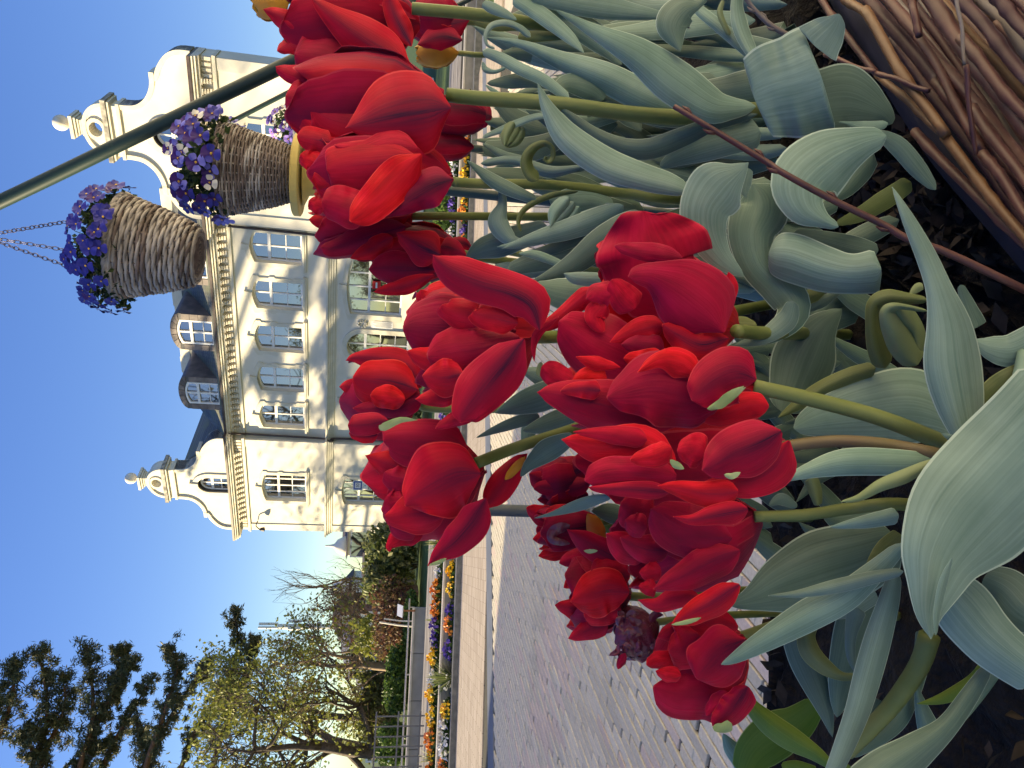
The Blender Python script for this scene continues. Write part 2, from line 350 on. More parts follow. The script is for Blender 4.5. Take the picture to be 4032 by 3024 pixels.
# local axes: x along the front to the left, y outward, z up
def arc(x0, x1, zs, rise, n=9):
    return [(x0+(x1-x0)*i/(n-1), zs+rise*(1-(2*i/(n-1)-1)**2)) for i in range(n)]
def win_hole(x0, x1, z0, z1, rise): return [(x0, z0), (x1, z0)]+arc(x0, x1, z1, rise)[::-1]
def window(x0, x1, z0, z1, rise, o, cols, tr, zbar, depth=.22, arched=False):
    """sash window set back in its opening; every pane its own sub-part"""
    f = MB(); yb, yf = o-depth-.06, o-depth; fw = .085
    top = lambda x: z1+rise*(1-(2*(x-x0)/(x1-x0)-1)**2) if not arched else z1+math.sqrt(max(0, ((x1-x0)/2)**2-(x-(x0+x1)/2)**2))
    xs = np.linspace(x0, x1, 15)
    outer = [(x0, z0), (x1, z0)]+[(x, top(x)) for x in xs[::-1]]
    inner = [(x0+fw, z0+fw), (x1-fw, z0+fw)]+[(x0+fw+(x1-x0-2*fw)*(x-x0)/(x1-x0), top(x)-fw) for x in xs[::-1]]
    f.prism(outer, yb, yf, holes=[inner])
    mw = .06; zc = tr
    edges = [x0+fw]+[x0+(x1-x0)*c for c in cols]+[x1-fw]
    for x in edges[1:-1]: f.box((x-mw/2, yb+.005, z0+fw-.01), (x+mw/2, yf+.012, top(x)-fw+.01))
    f.box((x0+fw-.01, yb+.002, zc-.06), (x1-fw+.01, yf+.03, zc+.06))
    for z in zbar: f.box((x0+fw-.01, yb+.008, z-.02), (x1-fw+.01, yf-.006, z+.02))
    w = f.build('window', M_frame, house)
    zs = [z0+fw]+list(zbar)+[zc]
    for i in range(len(edges)-1):
        a, b2 = edges[i], edges[i+1]
        for j in range(len(zs)-1): MB().box((a, yb+.015+rnd.uniform(0, .004), zs[j]), (b2, yb+.03, zs[j+1])).build('pane', M_glass, w)
        hx = np.linspace(a, b2, 5)
        MB().prism([(a, zc), (b2, zc)]+[(x, top(x)-fw*.5) for x in hx[::-1]], yb+.015, yb+.03).build('pane', M_glass, w)
    return w
def surround(x0, x1, z0, z1, rise, o, bw=.24, key=True):
    ox0, ox1 = x0-bw, x1+bw
    pts = [(ox0, z0-.02), (x0, z0-.02)]+arc(x0, x1, z1, rise)+[(x1, z0-.02), (ox1, z0-.02)]
    pts += [(ox1, z0+.35), (ox1-.06, z0+.4), (ox1-.06, z0+1.15), (ox1, z0+1.2), (ox1, z0+1.4), (ox1-.06, z0+1.45), (ox1-.06, z1-.15), (ox1+.02, z1-.1)]
    pts += arc(ox0-.02, ox1+.02, z1+.1, rise+.12)[::-1]
    pts += [(ox0-.02, z1-.1), (ox0+.06, z1-.15), (ox0+.06, z0+1.45), (ox0, z0+1.4), (ox0, z0+1.2), (ox0+.06, z0+1.15), (ox0+.06, z0+.4), (ox0, z0+.35)]
    MB().prism(pts, o-.01, o+.045).build('window_surround', M_trim, house)
    if key:
        xc = (x0+x1)/2; MB().prism([(xc-.1, z1+rise+.005), (xc+.1, z1+rise+.005), (xc+.15, z1+rise+.34), (xc-.15, z1+rise+.34)], o-.01, o+.10).build('keystone', M_trim, house)
def sill(x0, x1, z, o, w=.32): 
    MB().box((x0-w, o-.02, z-.16), (x1+w, o+.09, z-.09)).box((x0-w-.03, o-.02, z-.088), (x1+w+.03, o+.13, z)).build('window_sill', M_trim, house)
def facade(x0, x1, z0, z1, o, holes, t=.35, name='wall'):
    MB().prism([(x0, z0), (x1, z0), (x1, z1), (x0, z1)], o-t, o, 0, holes).build(name, [M_wallw], house)
PO = .3
WX = [-.02+2.3*i for i in range(5)]
holes = [win_hole(x-.68, x+.70, 5.03, 7.02, .17) for x in WX]
GFh = [win_hole(.2, 2.93, .62, 2.92, .17), [(3.95, .15), (5.45, .15)]+[(4.7+.75*math.cos(t), 2.35+.68*math.sin(t)) for t in np.linspace(0, PI, 13)], win_hole(6.9, 8.9, .62, 2.92, .17)]
facade(-1.1, 10.5, 0, 8.8, 0, holes+GFh)
for x in WX:
    window(x-.68, x+.70, 5.03, 7.02, .17, 0, [.5], 6.42, [5.72]); surround(x-.68, x+.70, 5.03, 7.02, .17, 0); sill(x-.68, x+.70, 5.0, 0)
window(.2, 2.93, .62, 2.92, .17, 0, [.25, .5, .75], 2.1, [1.35], .16); surround(.2, 2.93, .62, 2.92, .17, 0, .3)
window(6.9, 8.9, .62, 2.92, .17, 0, [.33, .66], 2.1, [1.35], .16); surround(6.9, 8.9, .62, 2.92, .17, 0, .3)
window(3.95, 5.45, .15, 2.35, .0, 0, [.5], 2.2, [.8, 1.5], .25, arched=True)
MB().prism([(3.7, .15), (3.94, .15)]+[(4.7-.76*math.cos(t), 2.35+.69*math.sin(t)) for t in np.linspace(0, PI, 15)]+[(5.46, .15), (5.7, .15)]+[(4.7+1.0*math.cos(t), 2.35+.93*math.sin(t)) for t in np.linspace(0, PI, 15)], -.01, .07).build('door_surround', M_trim, house)
# plaque of raised letters and an ornament beside the door
pq = MB().box((3.25, .0, .95), (3.6, .03, 1.95)).build('plaque', M_frame, house)
for i in range(6): MB().box((3.28+.05*i, .031, 1.0+.04*(i % 2)), (3.305+.05*i, .034, 1.88-.07*(i % 3))).build('lettering', mat('plaque_grey', (.35, .34, .33)), pq)
om = MB()
for i in range(9):
    t = i/9*2*PI; om.lathe([(.001, -.05), (.06, -.03), (.075, 0), (.06, .03), (.001, .05)], (3.42+.14*math.cos(t), .05, 2.35+.2*math.sin(t)), 8)
om.build('ornament', M_trim, house, smooth=True)
# pavilions
LPW = (12.86, 14.72); RPW = (-5.35, -3.5)
def pav(x0, x1, W2, ret):
    c = (W2[0]+W2[1])/2
    facade(x0, x1, 0, 8.8, PO, [win_hole(*W2, 4.95, 7.05, .17), win_hole(W2[0]+.1, W2[1]+.1, .62, 2.95, .15)], .35)
    bk = -9 if ret else -.75
    MB().box((x0, bk, 0), (x0+.3, PO-.36, 8.8)).build('side_wall', M_wallw, house); MB().box((x1-.3, bk, 0), (x1, PO-.36, 8.8)).build('side_wall', M_wallw, house)
    window(*W2, 4.95, 7.05, .17, PO, [.25, .5, .75], 6.4, [5.7]); surround(*W2, 4.95, 7.05, .17, PO); sill(*W2, 4.95, PO)
    window(W2[0]+.1, W2[1]+.1, .62, 2.95, .15, PO, [.25, .5, .75], 2.2, [1.4]); surround(W2[0]+.1, W2[1]+.1, .62, 2.95, .15, PO)
    # pilaster strips at the corners
    for a in (x0+.02, x1-.47): MB().box((a, PO-.02, 0), (a+.45, PO+.04, 3.56)).box((a, PO-.02, 4.0), (a+.45, PO+.04, 7.92)).build('pilaster', M_wallw, house)
pav(10.5, 17.0, LPW, 1); pav(-7.6, -1.1, RPW, 0)
MB().box((-5.2, -9.3, 0), (16.7, -9, 8.8)).build('rear_wall', M_wallw, house)
# mouldings
def moulding(name, z0s, m, segs=((-1.1, 10.5, 0), (10.5, 17.0, PO), (-7.6, -1.1, PO))):
    for (a, b2, o) in segs:
        q = MB(); e = 0 if o == 0 else 1
        for z0, z1, pr in z0s:
            pa = 0 if not e else (.05 if a < -5 else pr); pb_ = 0 if not e else (min(pr, .3) if b2 > 12 else pr)
            q.box((a-pa, o-.03-pr*.01, z0), (b2+pb_, o+pr, z1))
            if e:  # returns along the sides
                q.box((a-pa, -.6, z0+.002), (a+.01, o-.04, z1-.002)); q.box((b2-.01, -.6, z0+.002), (b2+pb_, o-.04, z1-.002))
        q.build(name, m, house)
moulding('string_course', [(3.58, 3.68, .07), (3.682, 3.78, .12), (3.782, 3.88, .17), (3.882, 3.98, .24)], M_trim)
moulding('architrave', [(7.93, 7.99, .10), (7.992, 8.07, .06)], M_trim)
moulding('cornice', [(8.45, 8.53, .34), (8.532, 8.62, .46), (8.622, 8.70, .54)], M_stain)
moulding('gutter', [(8.70, 8.81, .60)], M_gutter)
def bracket():
    q = MB()
    for i, (z, pr) in enumerate(((8.12, .12), (8.215, .17), (8.31, .23))): q.box((-.085, .0, z), (.085, pr, z+.075))
    q.box((-.11, 0, 8.395), (.11, .31, 8.448)); q.box((.11, 0, 8.14), (.17, .05, 8.44))
    return q
bm_ = bracket().build('bracket', M_stain, house); bm_.location = (-.7, 0, 0); k = 0
xs_ = [(-.7+.345*i, 0) for i in range(1, 32)]+[(11.4+.36*i, PO) for i in range(14)]+[(-6.75+.36*i, PO) for i in range(15)]
for x, o in xs_:
    c = bm_.copy(); COL.objects.link(c); c.location = (x, o, 0)
# corner ribs of the frieze on the pavilions
for x0 in (10.52, 16.1, -7.58, -2.0):
    q = MB()
    for i in range(4): q.box((x0+.2*i, PO, 8.1), (x0+.2*i+.12, PO+.1, 8.44))
    q.build('frieze_rib', M_stain, house)
# downpipes
def pipe(x, y0=.12):
    P = [(x-.25, .5, 8.7), (x-.2, .38, 8.4), (x, y0+.02, 7.95), (x+.02, y0, 7.7), (x+.04, y0+.06, 4.2), (x+.04, y0+.2, 3.95), (x+.04, y0+.2, 3.6), (x+.05, y0, 3.4), (x+.05, y0, .1)]
    MB().tube(crom(P, 40), .055, 8).build('downpipe', M_gutter, house, smooth=True)
pipe(10.3); pipe(-.93)
# gables
def gable(cx):
    half = [(3.25, 8.81), (3.22, 9.31), (3.0, 9.70), (2.55, 10.02), (2.19, 10.15), (2.17, 10.30), (1.78, 10.36), (1.38, 10.56), (1.10, 10.90), (1.03, 11.27), (1.03, 11.50)]
    c = crom(half[:5], 14).tolist()+crom(half[5:], 16).tolist()
    out = [(cx-x, z) for x, z in c][::-1]; out = [(cx+x, z) for x, z in c]+out
    xw = .5
    wh = [(cx-xw-.05, 8.9), (cx+xw+.05, 8.9)]+[(cx+(xw+.05)*math.cos(t), 9.85+.62*math.sin(t)) for t in np.linspace(0, PI, 13)]
    MB().prism(out, PO-.7, PO-.02, 0, [wh], 1).build('gable', [M_wallw, M_lead], house)
    # raised coping band along the curve
    ins = []
    for i, (x, z) in enumerate(c):
        a = c[max(0, i-1)]; b2 = c[min(len(c)-1, i+1)]; tx, tz = b2[0]-a[0], b2[1]-a[1]; l = math.hypot(tx, tz); ins.append((x-tz/l*.17, z+tx/l*.17) if True else 0)
    for sg in (1, -1):
        q = MB(); P = [(cx+sg*x, z) for x, z in c]; Q = [(cx+sg*x, z) for x, z in ins]
        for i in range(len(P)-1):
            q.prism([P[i], P[i+1], Q[i+1], Q[i]], PO-.72, PO+.06)
        q.build('coping', M_trim, house)
    for sg in (1, -1): MB().box((cx+sg*2.0, PO-.72, 10.14), (cx+sg*2.34, PO+.07, 10.31)).build('scroll_end', M_trim, house)
    w = window(cx-xw, cx+xw, 8.92, 9.85, 0, PO, [.5], 9.75, [9.3], .2, arched=True)
    ring = [(cx-xw-.28, 8.83), (cx-xw-.02, 8.83)]+[(cx-(xw+.02)*math.cos(t), 9.85+.6*math.sin(t)) for t in np.linspace(0, PI, 15)]+[(cx+xw+.02, 8.83), (cx+xw+.28, 8.83)]+[(cx+(xw+.28)*math.cos(t), 9.85+.86*math.sin(t)) for t in np.linspace(0, PI, 15)]
    MB().prism(ring, PO-.03, PO+.035).build('window_surround', M_trim, house)
    MB().prism([(cx-.09, 10.42), (cx+.09, 10.42), (cx+.13, 10.85), (cx-.13, 10.85)], PO-.03, PO+.09).build('keystone', M_trim, house)
    # upper stage: two slabs, round-topped panel with a bull's eye, pedestal and ball
    MB().box((cx-1.05, PO-.8, 11.50), (cx+1.05, PO+.1, 11.62)).build('cap_moulding', M_trim, house)
    MB().box((cx-.95, PO-.7, 11.62), (cx+.95, PO+.04, 11.84)).build('cap_block', M_wallw, house)
    MB().box((cx-1.1, PO-.85, 11.84), (cx+1.1, PO+.16, 11.93)).build('cap_moulding', M_trim, house)
    MB().box((cx-1.17, PO-.92, 11.93), (cx+1.17, PO+.22, 12.10)).build('cap_slab', M_cap, house)
    arcp = [(cx-.95, 12.10), (cx+.95, 12.10)]+[(cx+.95*math.cos(t), 12.10+.78*math.sin(t)) for t in np.linspace(.02, PI-.02, 19)]
    hole = [(cx+.27*math.cos(t), 12.46+.24*math.sin(t)) for t in np.linspace(0, 2*PI, 18, endpoint=False)]
    MB().prism(arcp, PO-.62, PO-.02, 0, [hole], 1).build('crest', [M_wallw, M_trim], house)
    rg = [(cx+.42*math.cos(t), 12.46+.355*math.sin(t)) for t in np.linspace(0, 2*PI, 20, endpoint=False)]; ri = [(cx+.272*math.cos(t), 12.46+.242*math.sin(t)) for t in np.linspace(0, 2*PI, 20, endpoint=False)]
    MB().prism(rg, PO-.03, PO+.03, 0, [ri]).build('bulls_eye', M_trim, house)
    a0 = [(cx+1.0*math.cos(t), 12.10+.83*math.sin(t)) for t in np.linspace(0, PI, 21)]; a1 = [(cx+.86*math.cos(t), 12.10+.69*math.sin(t)) for t in np.linspace(PI, 0, 21)]
    MB().prism(a0+a1, PO-.66, PO+.05).build('crest_moulding', M_trim, house)
    q = MB()
    for i, (h, r) in enumerate(((12.86, .30), (12.97, .26), (13.05, .30), (13.13, .36), (13.22, .42))): q.box((cx-r, PO-.3-r, h), (cx+r, PO-.3+r, h+.085 if i < 4 else h+.12))
    q.build('pedestal', M_trim, house)
    MB().lathe([(.001, 13.34), (.09, 13.35), (.06, 13.45), (.07, 13.5)]+[(.29*math.sin(t), 13.78-.29*math.cos(t)) for t in np.linspace(.25, PI, 12)], (cx, PO-.3, 0), 20).build('ball_finial', M_stain, house, smooth=True)
    # roof of the pavilion running back behind the gable
    rr = [(cx-3.2, 8.83), (cx+3.2, 8.83), (cx+1.2, 10.85), (cx+.9, 11.2), (cx-.9, 11.2), (cx-1.2, 10.85)] if cx > 0 else [(cx-1.9, 8.83), (cx+3.2, 8.83), (cx+1.2, 10.85), (cx+.9, 11.1), (cx+.2, 11.1), (cx-.4, 10.6)]
    MB().prism(rr, -8.9 if cx > 0 else -2.5, PO-.72).build('pavilion_roof', M_slate, house)
gable(13.75); gable(-4.45)
# main mansard roof with a pale ridge band
MB().add([(-1.2, .35, 8.815), (10.6, .35, 8.815), (10.6, -2.6, 10.95), (-1.2, -2.6, 10.95), (-1.2, -8.9, 8.815), (10.6, -8.9, 8.815), (10.6, -5.0, 10.95), (-1.2, -5.0, 10.95)],
         [(0, 1, 2, 3), (3, 2, 6, 7), (7, 6, 5, 4), (0, 3, 7, 4), (1, 5, 6, 2)]).build('roof', M_slate, house)
for i in range(12):
    MB().box((-1.15+.98*i, -3.1, 10.9+.03*(i % 2)), (-1.15+.98*i+.97, -2.52, 11.34+.04*(i % 2))).build('ridge_panel', M_trim, house)
def make_dormer(xc):
    hw = .96; o = .06
    outl = [(xc-hw, 8.86), (xc+hw, 8.86), (xc+hw, 10.42)]+[(xc+hw*math.cos(t), 10.42+.43*math.sin(t)) for t in np.linspace(.15, PI-.15, 13)]+[(xc-hw, 10.42)]
    hole = win_hole(xc-.64, xc+.64, 8.95, 10.42, .14)
    d = MB().prism(outl, -3.0, o, 0, [hole], 0).build('dormer', M_lead, house)
    P = lambda poly: MB().prism(poly, o+.002, o+.03).build('lead_panel', M_ldpan, d)
    for sg in (1, -1):
        for j in range(4):
            z = 8.88+.36*j; P([(xc+sg*.66, z), (xc+sg*(hw-.01), z), (xc+sg*(hw-.01), z+.345), (xc+sg*.66, z+.345)])
    th = np.linspace(.12, PI-.12, 8)
    for j in range(7):
        a, b2 = th[j]+.02, th[j+1]-.02
        P([(xc+(hw-.01)*math.cos(a), 10.42+.42*math.sin(a)), (xc+(hw-.01)*math.cos(b2), 10.42+.42*math.sin(b2)), (xc+.64*math.cos(b2), 10.43+.14*math.sin(b2)), (xc+.64*math.cos(a), 10.43+.14*math.sin(a))])
    q = MB(); f = .08; x0, x1, z0, z1 = xc-.63, xc+.63, 8.96, 10.40
    oy = o-.05
    q.prism([(x0, z0), (x1, z0)]+arc(x0, x1, z1, .14)[::-1], oy-.06, oy+.06, holes=[[(x0+f, z0+f), (x1-f, z0+f)]+arc(x0+f, x1-f, z1-f, .14)[::-1]])
    q.box((xc-.04, oy-.05, z0+f), (xc+.04, oy+.05, z1+.05)).box((x0+f, oy-.04, 9.88), (x1-f, oy+.07, 10.0)).box((x0+f, oy-.03, 9.4), (x1-f, oy+.02, 9.44))
    q.build('window_frame', M_frame, d)
    for a, b2 in ((x0+f, xc-.04), (xc+.04, x1-f)):
        for c, e in ((z0+f, 9.42), (9.42, 9.94), (9.94, z1+.05)): MB().box((a, oy-.045, c), (b2, oy-.03+.006*rnd.random(), e)).build('pane', M_glass, d)
for xc in (1.05, 4.5, 7.95): make_dormer(xc)
# wall lamp on the left pavilion
MB().tube(crom([(16.3, .33, 7.55), (16.4, .6, 7.6), (16.5, .75, 7.4)], 8), .03, 6).lathe([(.001, 7.1), (.13, 7.15), (.1, 7.3), (.03, 7.42)], (16.5, .75, 0), 10).build('wall_lamp', M_gutter, house)
# traffic sign in front of the left pavilion

nb_ = MB().box((1.22, -.10, 1.62), (1.62, -.09, 1.98)).build('notice', mat('notice_red', (.6, .02, .02), .5), house); MB().box((1.28, -.088, 1.76), (1.56, -.086, 1.84)).build('lettering', M_frame, nb_)
# ================================================================== raised nest planter and its tulips
CR = dict(c0=(0, 0), c1=(400, 800), c2=(400, 1600), c3=(0, 2016), d0=(1000, 0), d1=(1000, 800), d2=(1600, 1500), d3=(1600, 2016),
          e0=(1900, 0), e1=(2000, 700), e2=(2688, 0), e3=(2688, 1000), e4=(2688, 2016))
KS = 1344/2212
def tpx(c, X, Y):
    if c == 'D': return X*4032/2212, Y*4032/2212
    return CR[c][0]+KS*X, CR[c][1]+KS*Y
SOILZ = .80
def soil_d(x, y): return (SOILZ-CAMZ)/(CF+CI*(x-2016)/FPX+CD*(y-1512)/FPX)[2]
def sheet(G, uv, t):
    """a thin solid from a grid of points (nv, nu, 3): front, back and rim"""
    nv, nu = G.shape[:2]
    N = np.cross(np.gradient(G, axis=1), np.gradient(G, axis=0)); N /= np.linalg.norm(N, axis=2)[..., None]+1e-12
    B = G-N*t; V = np.vstack([G.reshape(-1, 3), B.reshape(-1, 3)])
    I = np.arange(nv*nu).reshape(nv, nu); n = nv*nu
    q = np.stack([I[:-1, :-1], I[:-1, 1:], I[1:, 1:], I[1:, :-1]], -1).reshape(-1, 4)
    ring = np.concatenate([I[0, :], I[1:, -1], I[-1, -2::-1], I[-2:0:-1, 0]]); m_ = len(ring); k_ = 2*n+np.arange(m_)
    uvf = uv.reshape(-1, 3); V = np.vstack([V, V[ring], V[ring+n]])      # the rim has its own vertices: a crisp thin edge
    rim = np.stack([k_, k_+m_, np.roll(k_, -1)+m_, np.roll(k_, -1)], -1)
    Fc = np.vstack([q, q[:, ::-1]+n, rim])
    return V, Fc, np.vstack([uvf, uvf, uvf[ring], uvf[ring]])
def snoise(v, amp, k=4):
    return amp*sum(rnd.uniform(-1, 1)*np.sin((i+1)*PI*v*rnd.uniform(.8, 1.6)+rnd.uniform(0, 6.3))/(1+.35*i) for i in range(k))
def ribbon(c, pts, d0, d1=None, cup=.4, tilt=0., ruf=.0, edge=.03, style=0., nv=22, nu=9, t=.0006, rb=0.):
    """a leaf or petal: spine, half widths and depth; cross-section curved by cup"""
    d1 = d0 if d1 is None else d1
    P = np.array([(*tpx(c, p[0], p[1]), p[2]*(KS if c != 'D' else 4032/2212), (p[3] if len(p) > 3 else 0)) for p in pts])
    Q = crom(P, nv); v = np.linspace(0, 1, nv); u = np.linspace(-1, 1, nu)
    T = np.gradient(Q[:, :2], axis=0); T /= np.linalg.norm(T, axis=1)[:, None]+1e-9
    N = np.stack([-T[:, 1], T[:, 0]], 1); w = np.maximum(Q[:, 2], .8)
    eL, eR = snoise(v, edge), snoise(v, edge); rip = snoise(v, ruf, 6); rip2 = snoise(v, ruf, 6)
    if rb: w = w*np.minimum(1, np.sqrt(v/rb+.02))*np.minimum(1, np.sqrt((1-v)/(rb*.8)+.02))
    d = d0+(d1-d0)*v
    G = np.zeros((nv, nu, 3)); UV = np.zeros((nv, nu, 3))
    for j in range(nu):
        uu = u[j]; e = 1+(eR if uu > 0 else eL)*abs(uu)
        X = Q[:, 0]+N[:, 0]*w*uu*e; Y = Q[:, 1]+N[:, 1]*w*uu*e
        dp = d*(1+(cup*(uu*uu)*w+tilt*uu*w+(rip if uu > 0 else rip2)*abs(uu)**2*w+Q[:, 3])/FPX)
        R = CF[None]+CI[None]*((X-2016)/FPX)[:, None]+CD[None]*((Y-1512)/FPX)[:, None]
        G[:, j] = np.array([0, 0, CAMZ])+R*dp[:, None]; UV[:, j, 0] = uu; UV[:, j, 1] = v; UV[:, j, 2] = style
    # front towards the camera
    n = np.cross(G[nv//2, nu//2+1]-G[nv//2, nu//2], G[nv//2+1, nu//2]-G[nv//2, nu//2])
    if n@(np.array([0, 0, CAMZ])-G[nv//2, nu//2]) < 0: G = G[:, ::-1]; UV = UV[:, ::-1]
    return sheet(G, UV, t)
def petal_mat():
    m = bpy.data.materials.new('petal_red'); m.use_nodes = True; t = m.node_tree; b = t.nodes['Principled BSDF']; N = t.nodes.new; L = t.links.new
    a = N('ShaderNodeAttribute'); a.attribute_name = 'uvw'; sp = N('ShaderNodeSeparateXYZ'); L(a.outputs['Vector'], sp.inputs[0])
    def ma(op, x, y=None, cl=False):
        n = N('ShaderNodeMath'); n.operation = op; n.use_clamp = cl
        for i, q in enumerate((x, y)):
            if q is None: continue
            if isinstance(q, (int, float)): n.inputs[i].default_value = q
            else: L(q, n.inputs[i])
        return n.outputs[0]
    u, v, s = sp.outputs
    # fine veins that run from base to tip
    mp = N('ShaderNodeCombineXYZ'); L(ma('MULTIPLY', u, 9.0), mp.inputs[0]); L(ma('MULTIPLY', v, 1.3), mp.inputs[1])
    oi = N('ShaderNodeObjectInfo'); L(ma('MULTIPLY', oi.outputs['Random'], 40.0), mp.inputs[2])
    no = N('ShaderNodeTexNoise'); no.inputs['Scale'].default_value = 1.6; no.inputs['Detail'].default_value = 6; L(mp.outputs[0], no.inputs[0])
    mp2 = N('ShaderNodeCombineXYZ'); L(ma('MULTIPLY', u, 1.4), mp2.inputs[0]); L(ma('MULTIPLY', v, 2.0), mp2.inputs[1]); L(ma('MULTIPLY', oi.outputs['Random'], 90.0), mp2.inputs[2])
    n2 = N('ShaderNodeTexNoise'); n2.inputs['Scale'].default_value = 1.3; n2.inputs['Detail'].default_value = 3; L(mp2.outputs[0], n2.inputs[0])
    au = ma('ABSOLUTE', u)
    ctr = ma('SUBTRACT', 1.0, ma('MULTIPLY', au, 1.8), True)             # 1 at the midrib
    ctr = ma('MULTIPLY', ctr, ma('SUBTRACT', 1.25, v, True))
    flame = ma('MULTIPLY', ctr, ma('ADD', ma('MULTIPLY', no.outputs[0], 2.4), -.40))
    flame = ma('MULTIPLY', flame, s, True)
    dark = ma('ADD', flame, ma('MULTIPLY', ma('MULTIPLY', ma('SUBTRACT', 1.0, v, True), ma('SUBTRACT', n2.outputs[0], .3, True)), ma('MULTIPLY', s, .8)), True)
    r = N('ShaderNodeValToRGB'); e = r.color_ramp.elements; e[0].position = .32; e[1].position = .68
    e[0].color = (.40, .002, .008, 1); e[1].color = (.80, .008, .026, 1)
    q = e.new(.5); q.color = (.62, .003, .010, 1)
    L(ma('ADD', ma('MULTIPLY', n2.outputs[0], .7), ma('MULTIPLY', no.outputs[0], .3)), r.inputs[0])
    blo = N('ShaderNodeMixRGB'); blo.inputs[2].default_value = (.24, .003, .032, 1); L(ma('MULTIPLY', ma('MULTIPLY', ma('SUBTRACT', 1.05, au, True), s), .75), blo.inputs[0]); L(r.outputs[0], blo.inputs[1])
    mx = N('ShaderNodeMixRGB'); mx.inputs[2].default_value = (.050, .004, .030, 1); L(dark, mx.inputs[0]); L(blo.outputs[0], mx.inputs[1])
    # thin pale rim on the very edge
    rim = ma('MULTIPLY', ma('MAXIMUM', ma('GREATER_THAN', au, .96), ma('GREATER_THAN', v, .985)), .55)
    m2 = N('ShaderNodeMixRGB'); m2.inputs[2].default_value = (.78, .07, .07, 1); L(rim, m2.inputs[0]); L(mx.outputs[0], m2.inputs[1])
    hs = N('ShaderNodeHueSaturation'); L(ma('ADD', ma('MULTIPLY', oi.outputs['Random'], .55), .62), hs.inputs['Value']); L(ma('ADD', ma('MULTIPLY', oi.outputs['Random'], .014), .487), hs.inputs['Hue']); L(m2.outputs[0], hs.inputs['Color'])
    L(hs.outputs[0], b.inputs['Base Color']); b.inputs['Roughness'].default_value = .52; b.inputs['Specular IOR Level'].default_value = .12
    b.inputs['Sheen Weight'].default_value = .16; b.inputs['Sheen Tint'].default_value = (1, .5, .75, 1)
    bu = N('ShaderNodeBump'); bu.inputs['Strength'].default_value = .35; bu.inputs['Distance'].default_value = .0012; L(no.outputs[0], bu.inputs['Height']); L(bu.outputs[0], b.inputs['Normal'])
    tr = N('ShaderNodeBsdfTranslucent'); ms = N('ShaderNodeMixShader'); ms.inputs[0].default_value = .18; L(hs.outputs[0], tr.inputs[0])
    L(b.outputs[0], ms.inputs[1]); L(tr.outputs[0], ms.inputs[2]); L(ms.outputs[0], t.nodes['Material Output'].inputs[0]); return m
M_pet = petal_mat()
def leaf_mat(name, c0, c1, edge=(.48, .60, .50), tr_=.12):
    m = bpy.data.materials.new(name); m.use_nodes = True; t = m.node_tree; b = t.nodes['Principled BSDF']; N = t.nodes.new; L = t.links.new
    a = N('ShaderNodeAttribute'); a.attribute_name = 'uvw'; sp = N('ShaderNodeSeparateXYZ'); L(a.outputs['Vector'], sp.inputs[0]); oi = N('ShaderNodeObjectInfo')
    def ma(op, x, y):
        n = N('ShaderNodeMath'); n.operation = op
        for i, q in enumerate((x, y)):
            if isinstance(q, (int, float)): n.inputs[i].default_value = q
            else: L(q, n.inputs[i])
        return n.outputs[0]
    mp = N('ShaderNodeCombineXYZ'); L(ma('MULTIPLY', sp.outputs[0], 14.0), mp.inputs[0]); L(ma('MULTIPLY', sp.outputs[1], .8), mp.inputs[1]); L(ma('MULTIPLY', oi.outputs['Random'], 50.0), mp.inputs[2])
    no = N('ShaderNodeTexNoise'); no.inputs['Scale'].default_value = 1.2; no.inputs['Detail'].default_value = 5; L(mp.outputs[0], no.inputs[0])
    tc = N('ShaderNodeTexCoord'); n2 = N('ShaderNodeTexNoise'); n2.inputs['Scale'].default_value = 22; n2.inputs['Detail'].default_value = 5; L(tc.outputs['Object'], n2.inputs[0])
    r = N('ShaderNodeValToRGB'); r.color_ramp.elements[0].position = .34; r.color_ramp.elements[1].position = .66; r.color_ramp.elements[0].color = (*c0, 1); r.color_ramp.elements[1].color = (*c1, 1)
    L(ma('ADD', ma('MULTIPLY', no.outputs[0], .5), ma('MULTIPLY', n2.outputs[0], .5)), r.inputs[0])
    au = ma('ABSOLUTE', sp.outputs[0], 0); rim = ma('MULTIPLY', ma('GREATER_THAN', au, .955), .7)
    mx = N('ShaderNodeMixRGB'); mx.inputs[2].default_value = (*edge, 1); L(rim, mx.inputs[0]); L(r.outputs[0], mx.inputs[1])
    hs = N('ShaderNodeHueSaturation'); L(ma('ADD', ma('MULTIPLY', oi.outputs['Random'], .4), .8), hs.inputs['Value']); L(ma('ADD', ma('MULTIPLY', oi.outputs['Random'], -.03), .515), hs.inputs['Hue']); L(mx.outputs[0], hs.inputs['Color'])
    L(hs.outputs[0], b.inputs['Base Color']); b.inputs['Roughness'].default_value = .48; b.inputs['Specular IOR Level'].default_value = .4
    bu = N('ShaderNodeBump'); bu.inputs['Strength'].default_value = .3; bu.inputs['Distance'].default_value = .001; L(no.outputs[0], bu.inputs['Height']); L(bu.outputs[0], b.inputs['Normal'])
    tr = N('ShaderNodeBsdfTranslucent'); ms = N('ShaderNodeMixShader'); ms.inputs[0].default_value = tr_; L(hs.outputs[0], tr.inputs[0])
    L(b.outputs[0], ms.inputs[1]); L(tr.outputs[0], ms.inputs[2]); L(ms.outputs[0], t.nodes['Material Output'].inputs[0]); return m
M_leaf = leaf_mat('tulip_leaf', (.11, .195, .158), (.24, .355, .30))
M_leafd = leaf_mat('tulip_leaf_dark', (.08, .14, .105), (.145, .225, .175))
M_leafy = leaf_mat('tulip_leaf_olive', (.105, .135, .04), (.155, .19, .07), (.35, .40, .15))
M_leafg = leaf_mat('tulip_leaf_fresh', (.10, .20, .02), (.17, .28, .04), (.35, .45, .15), .35)
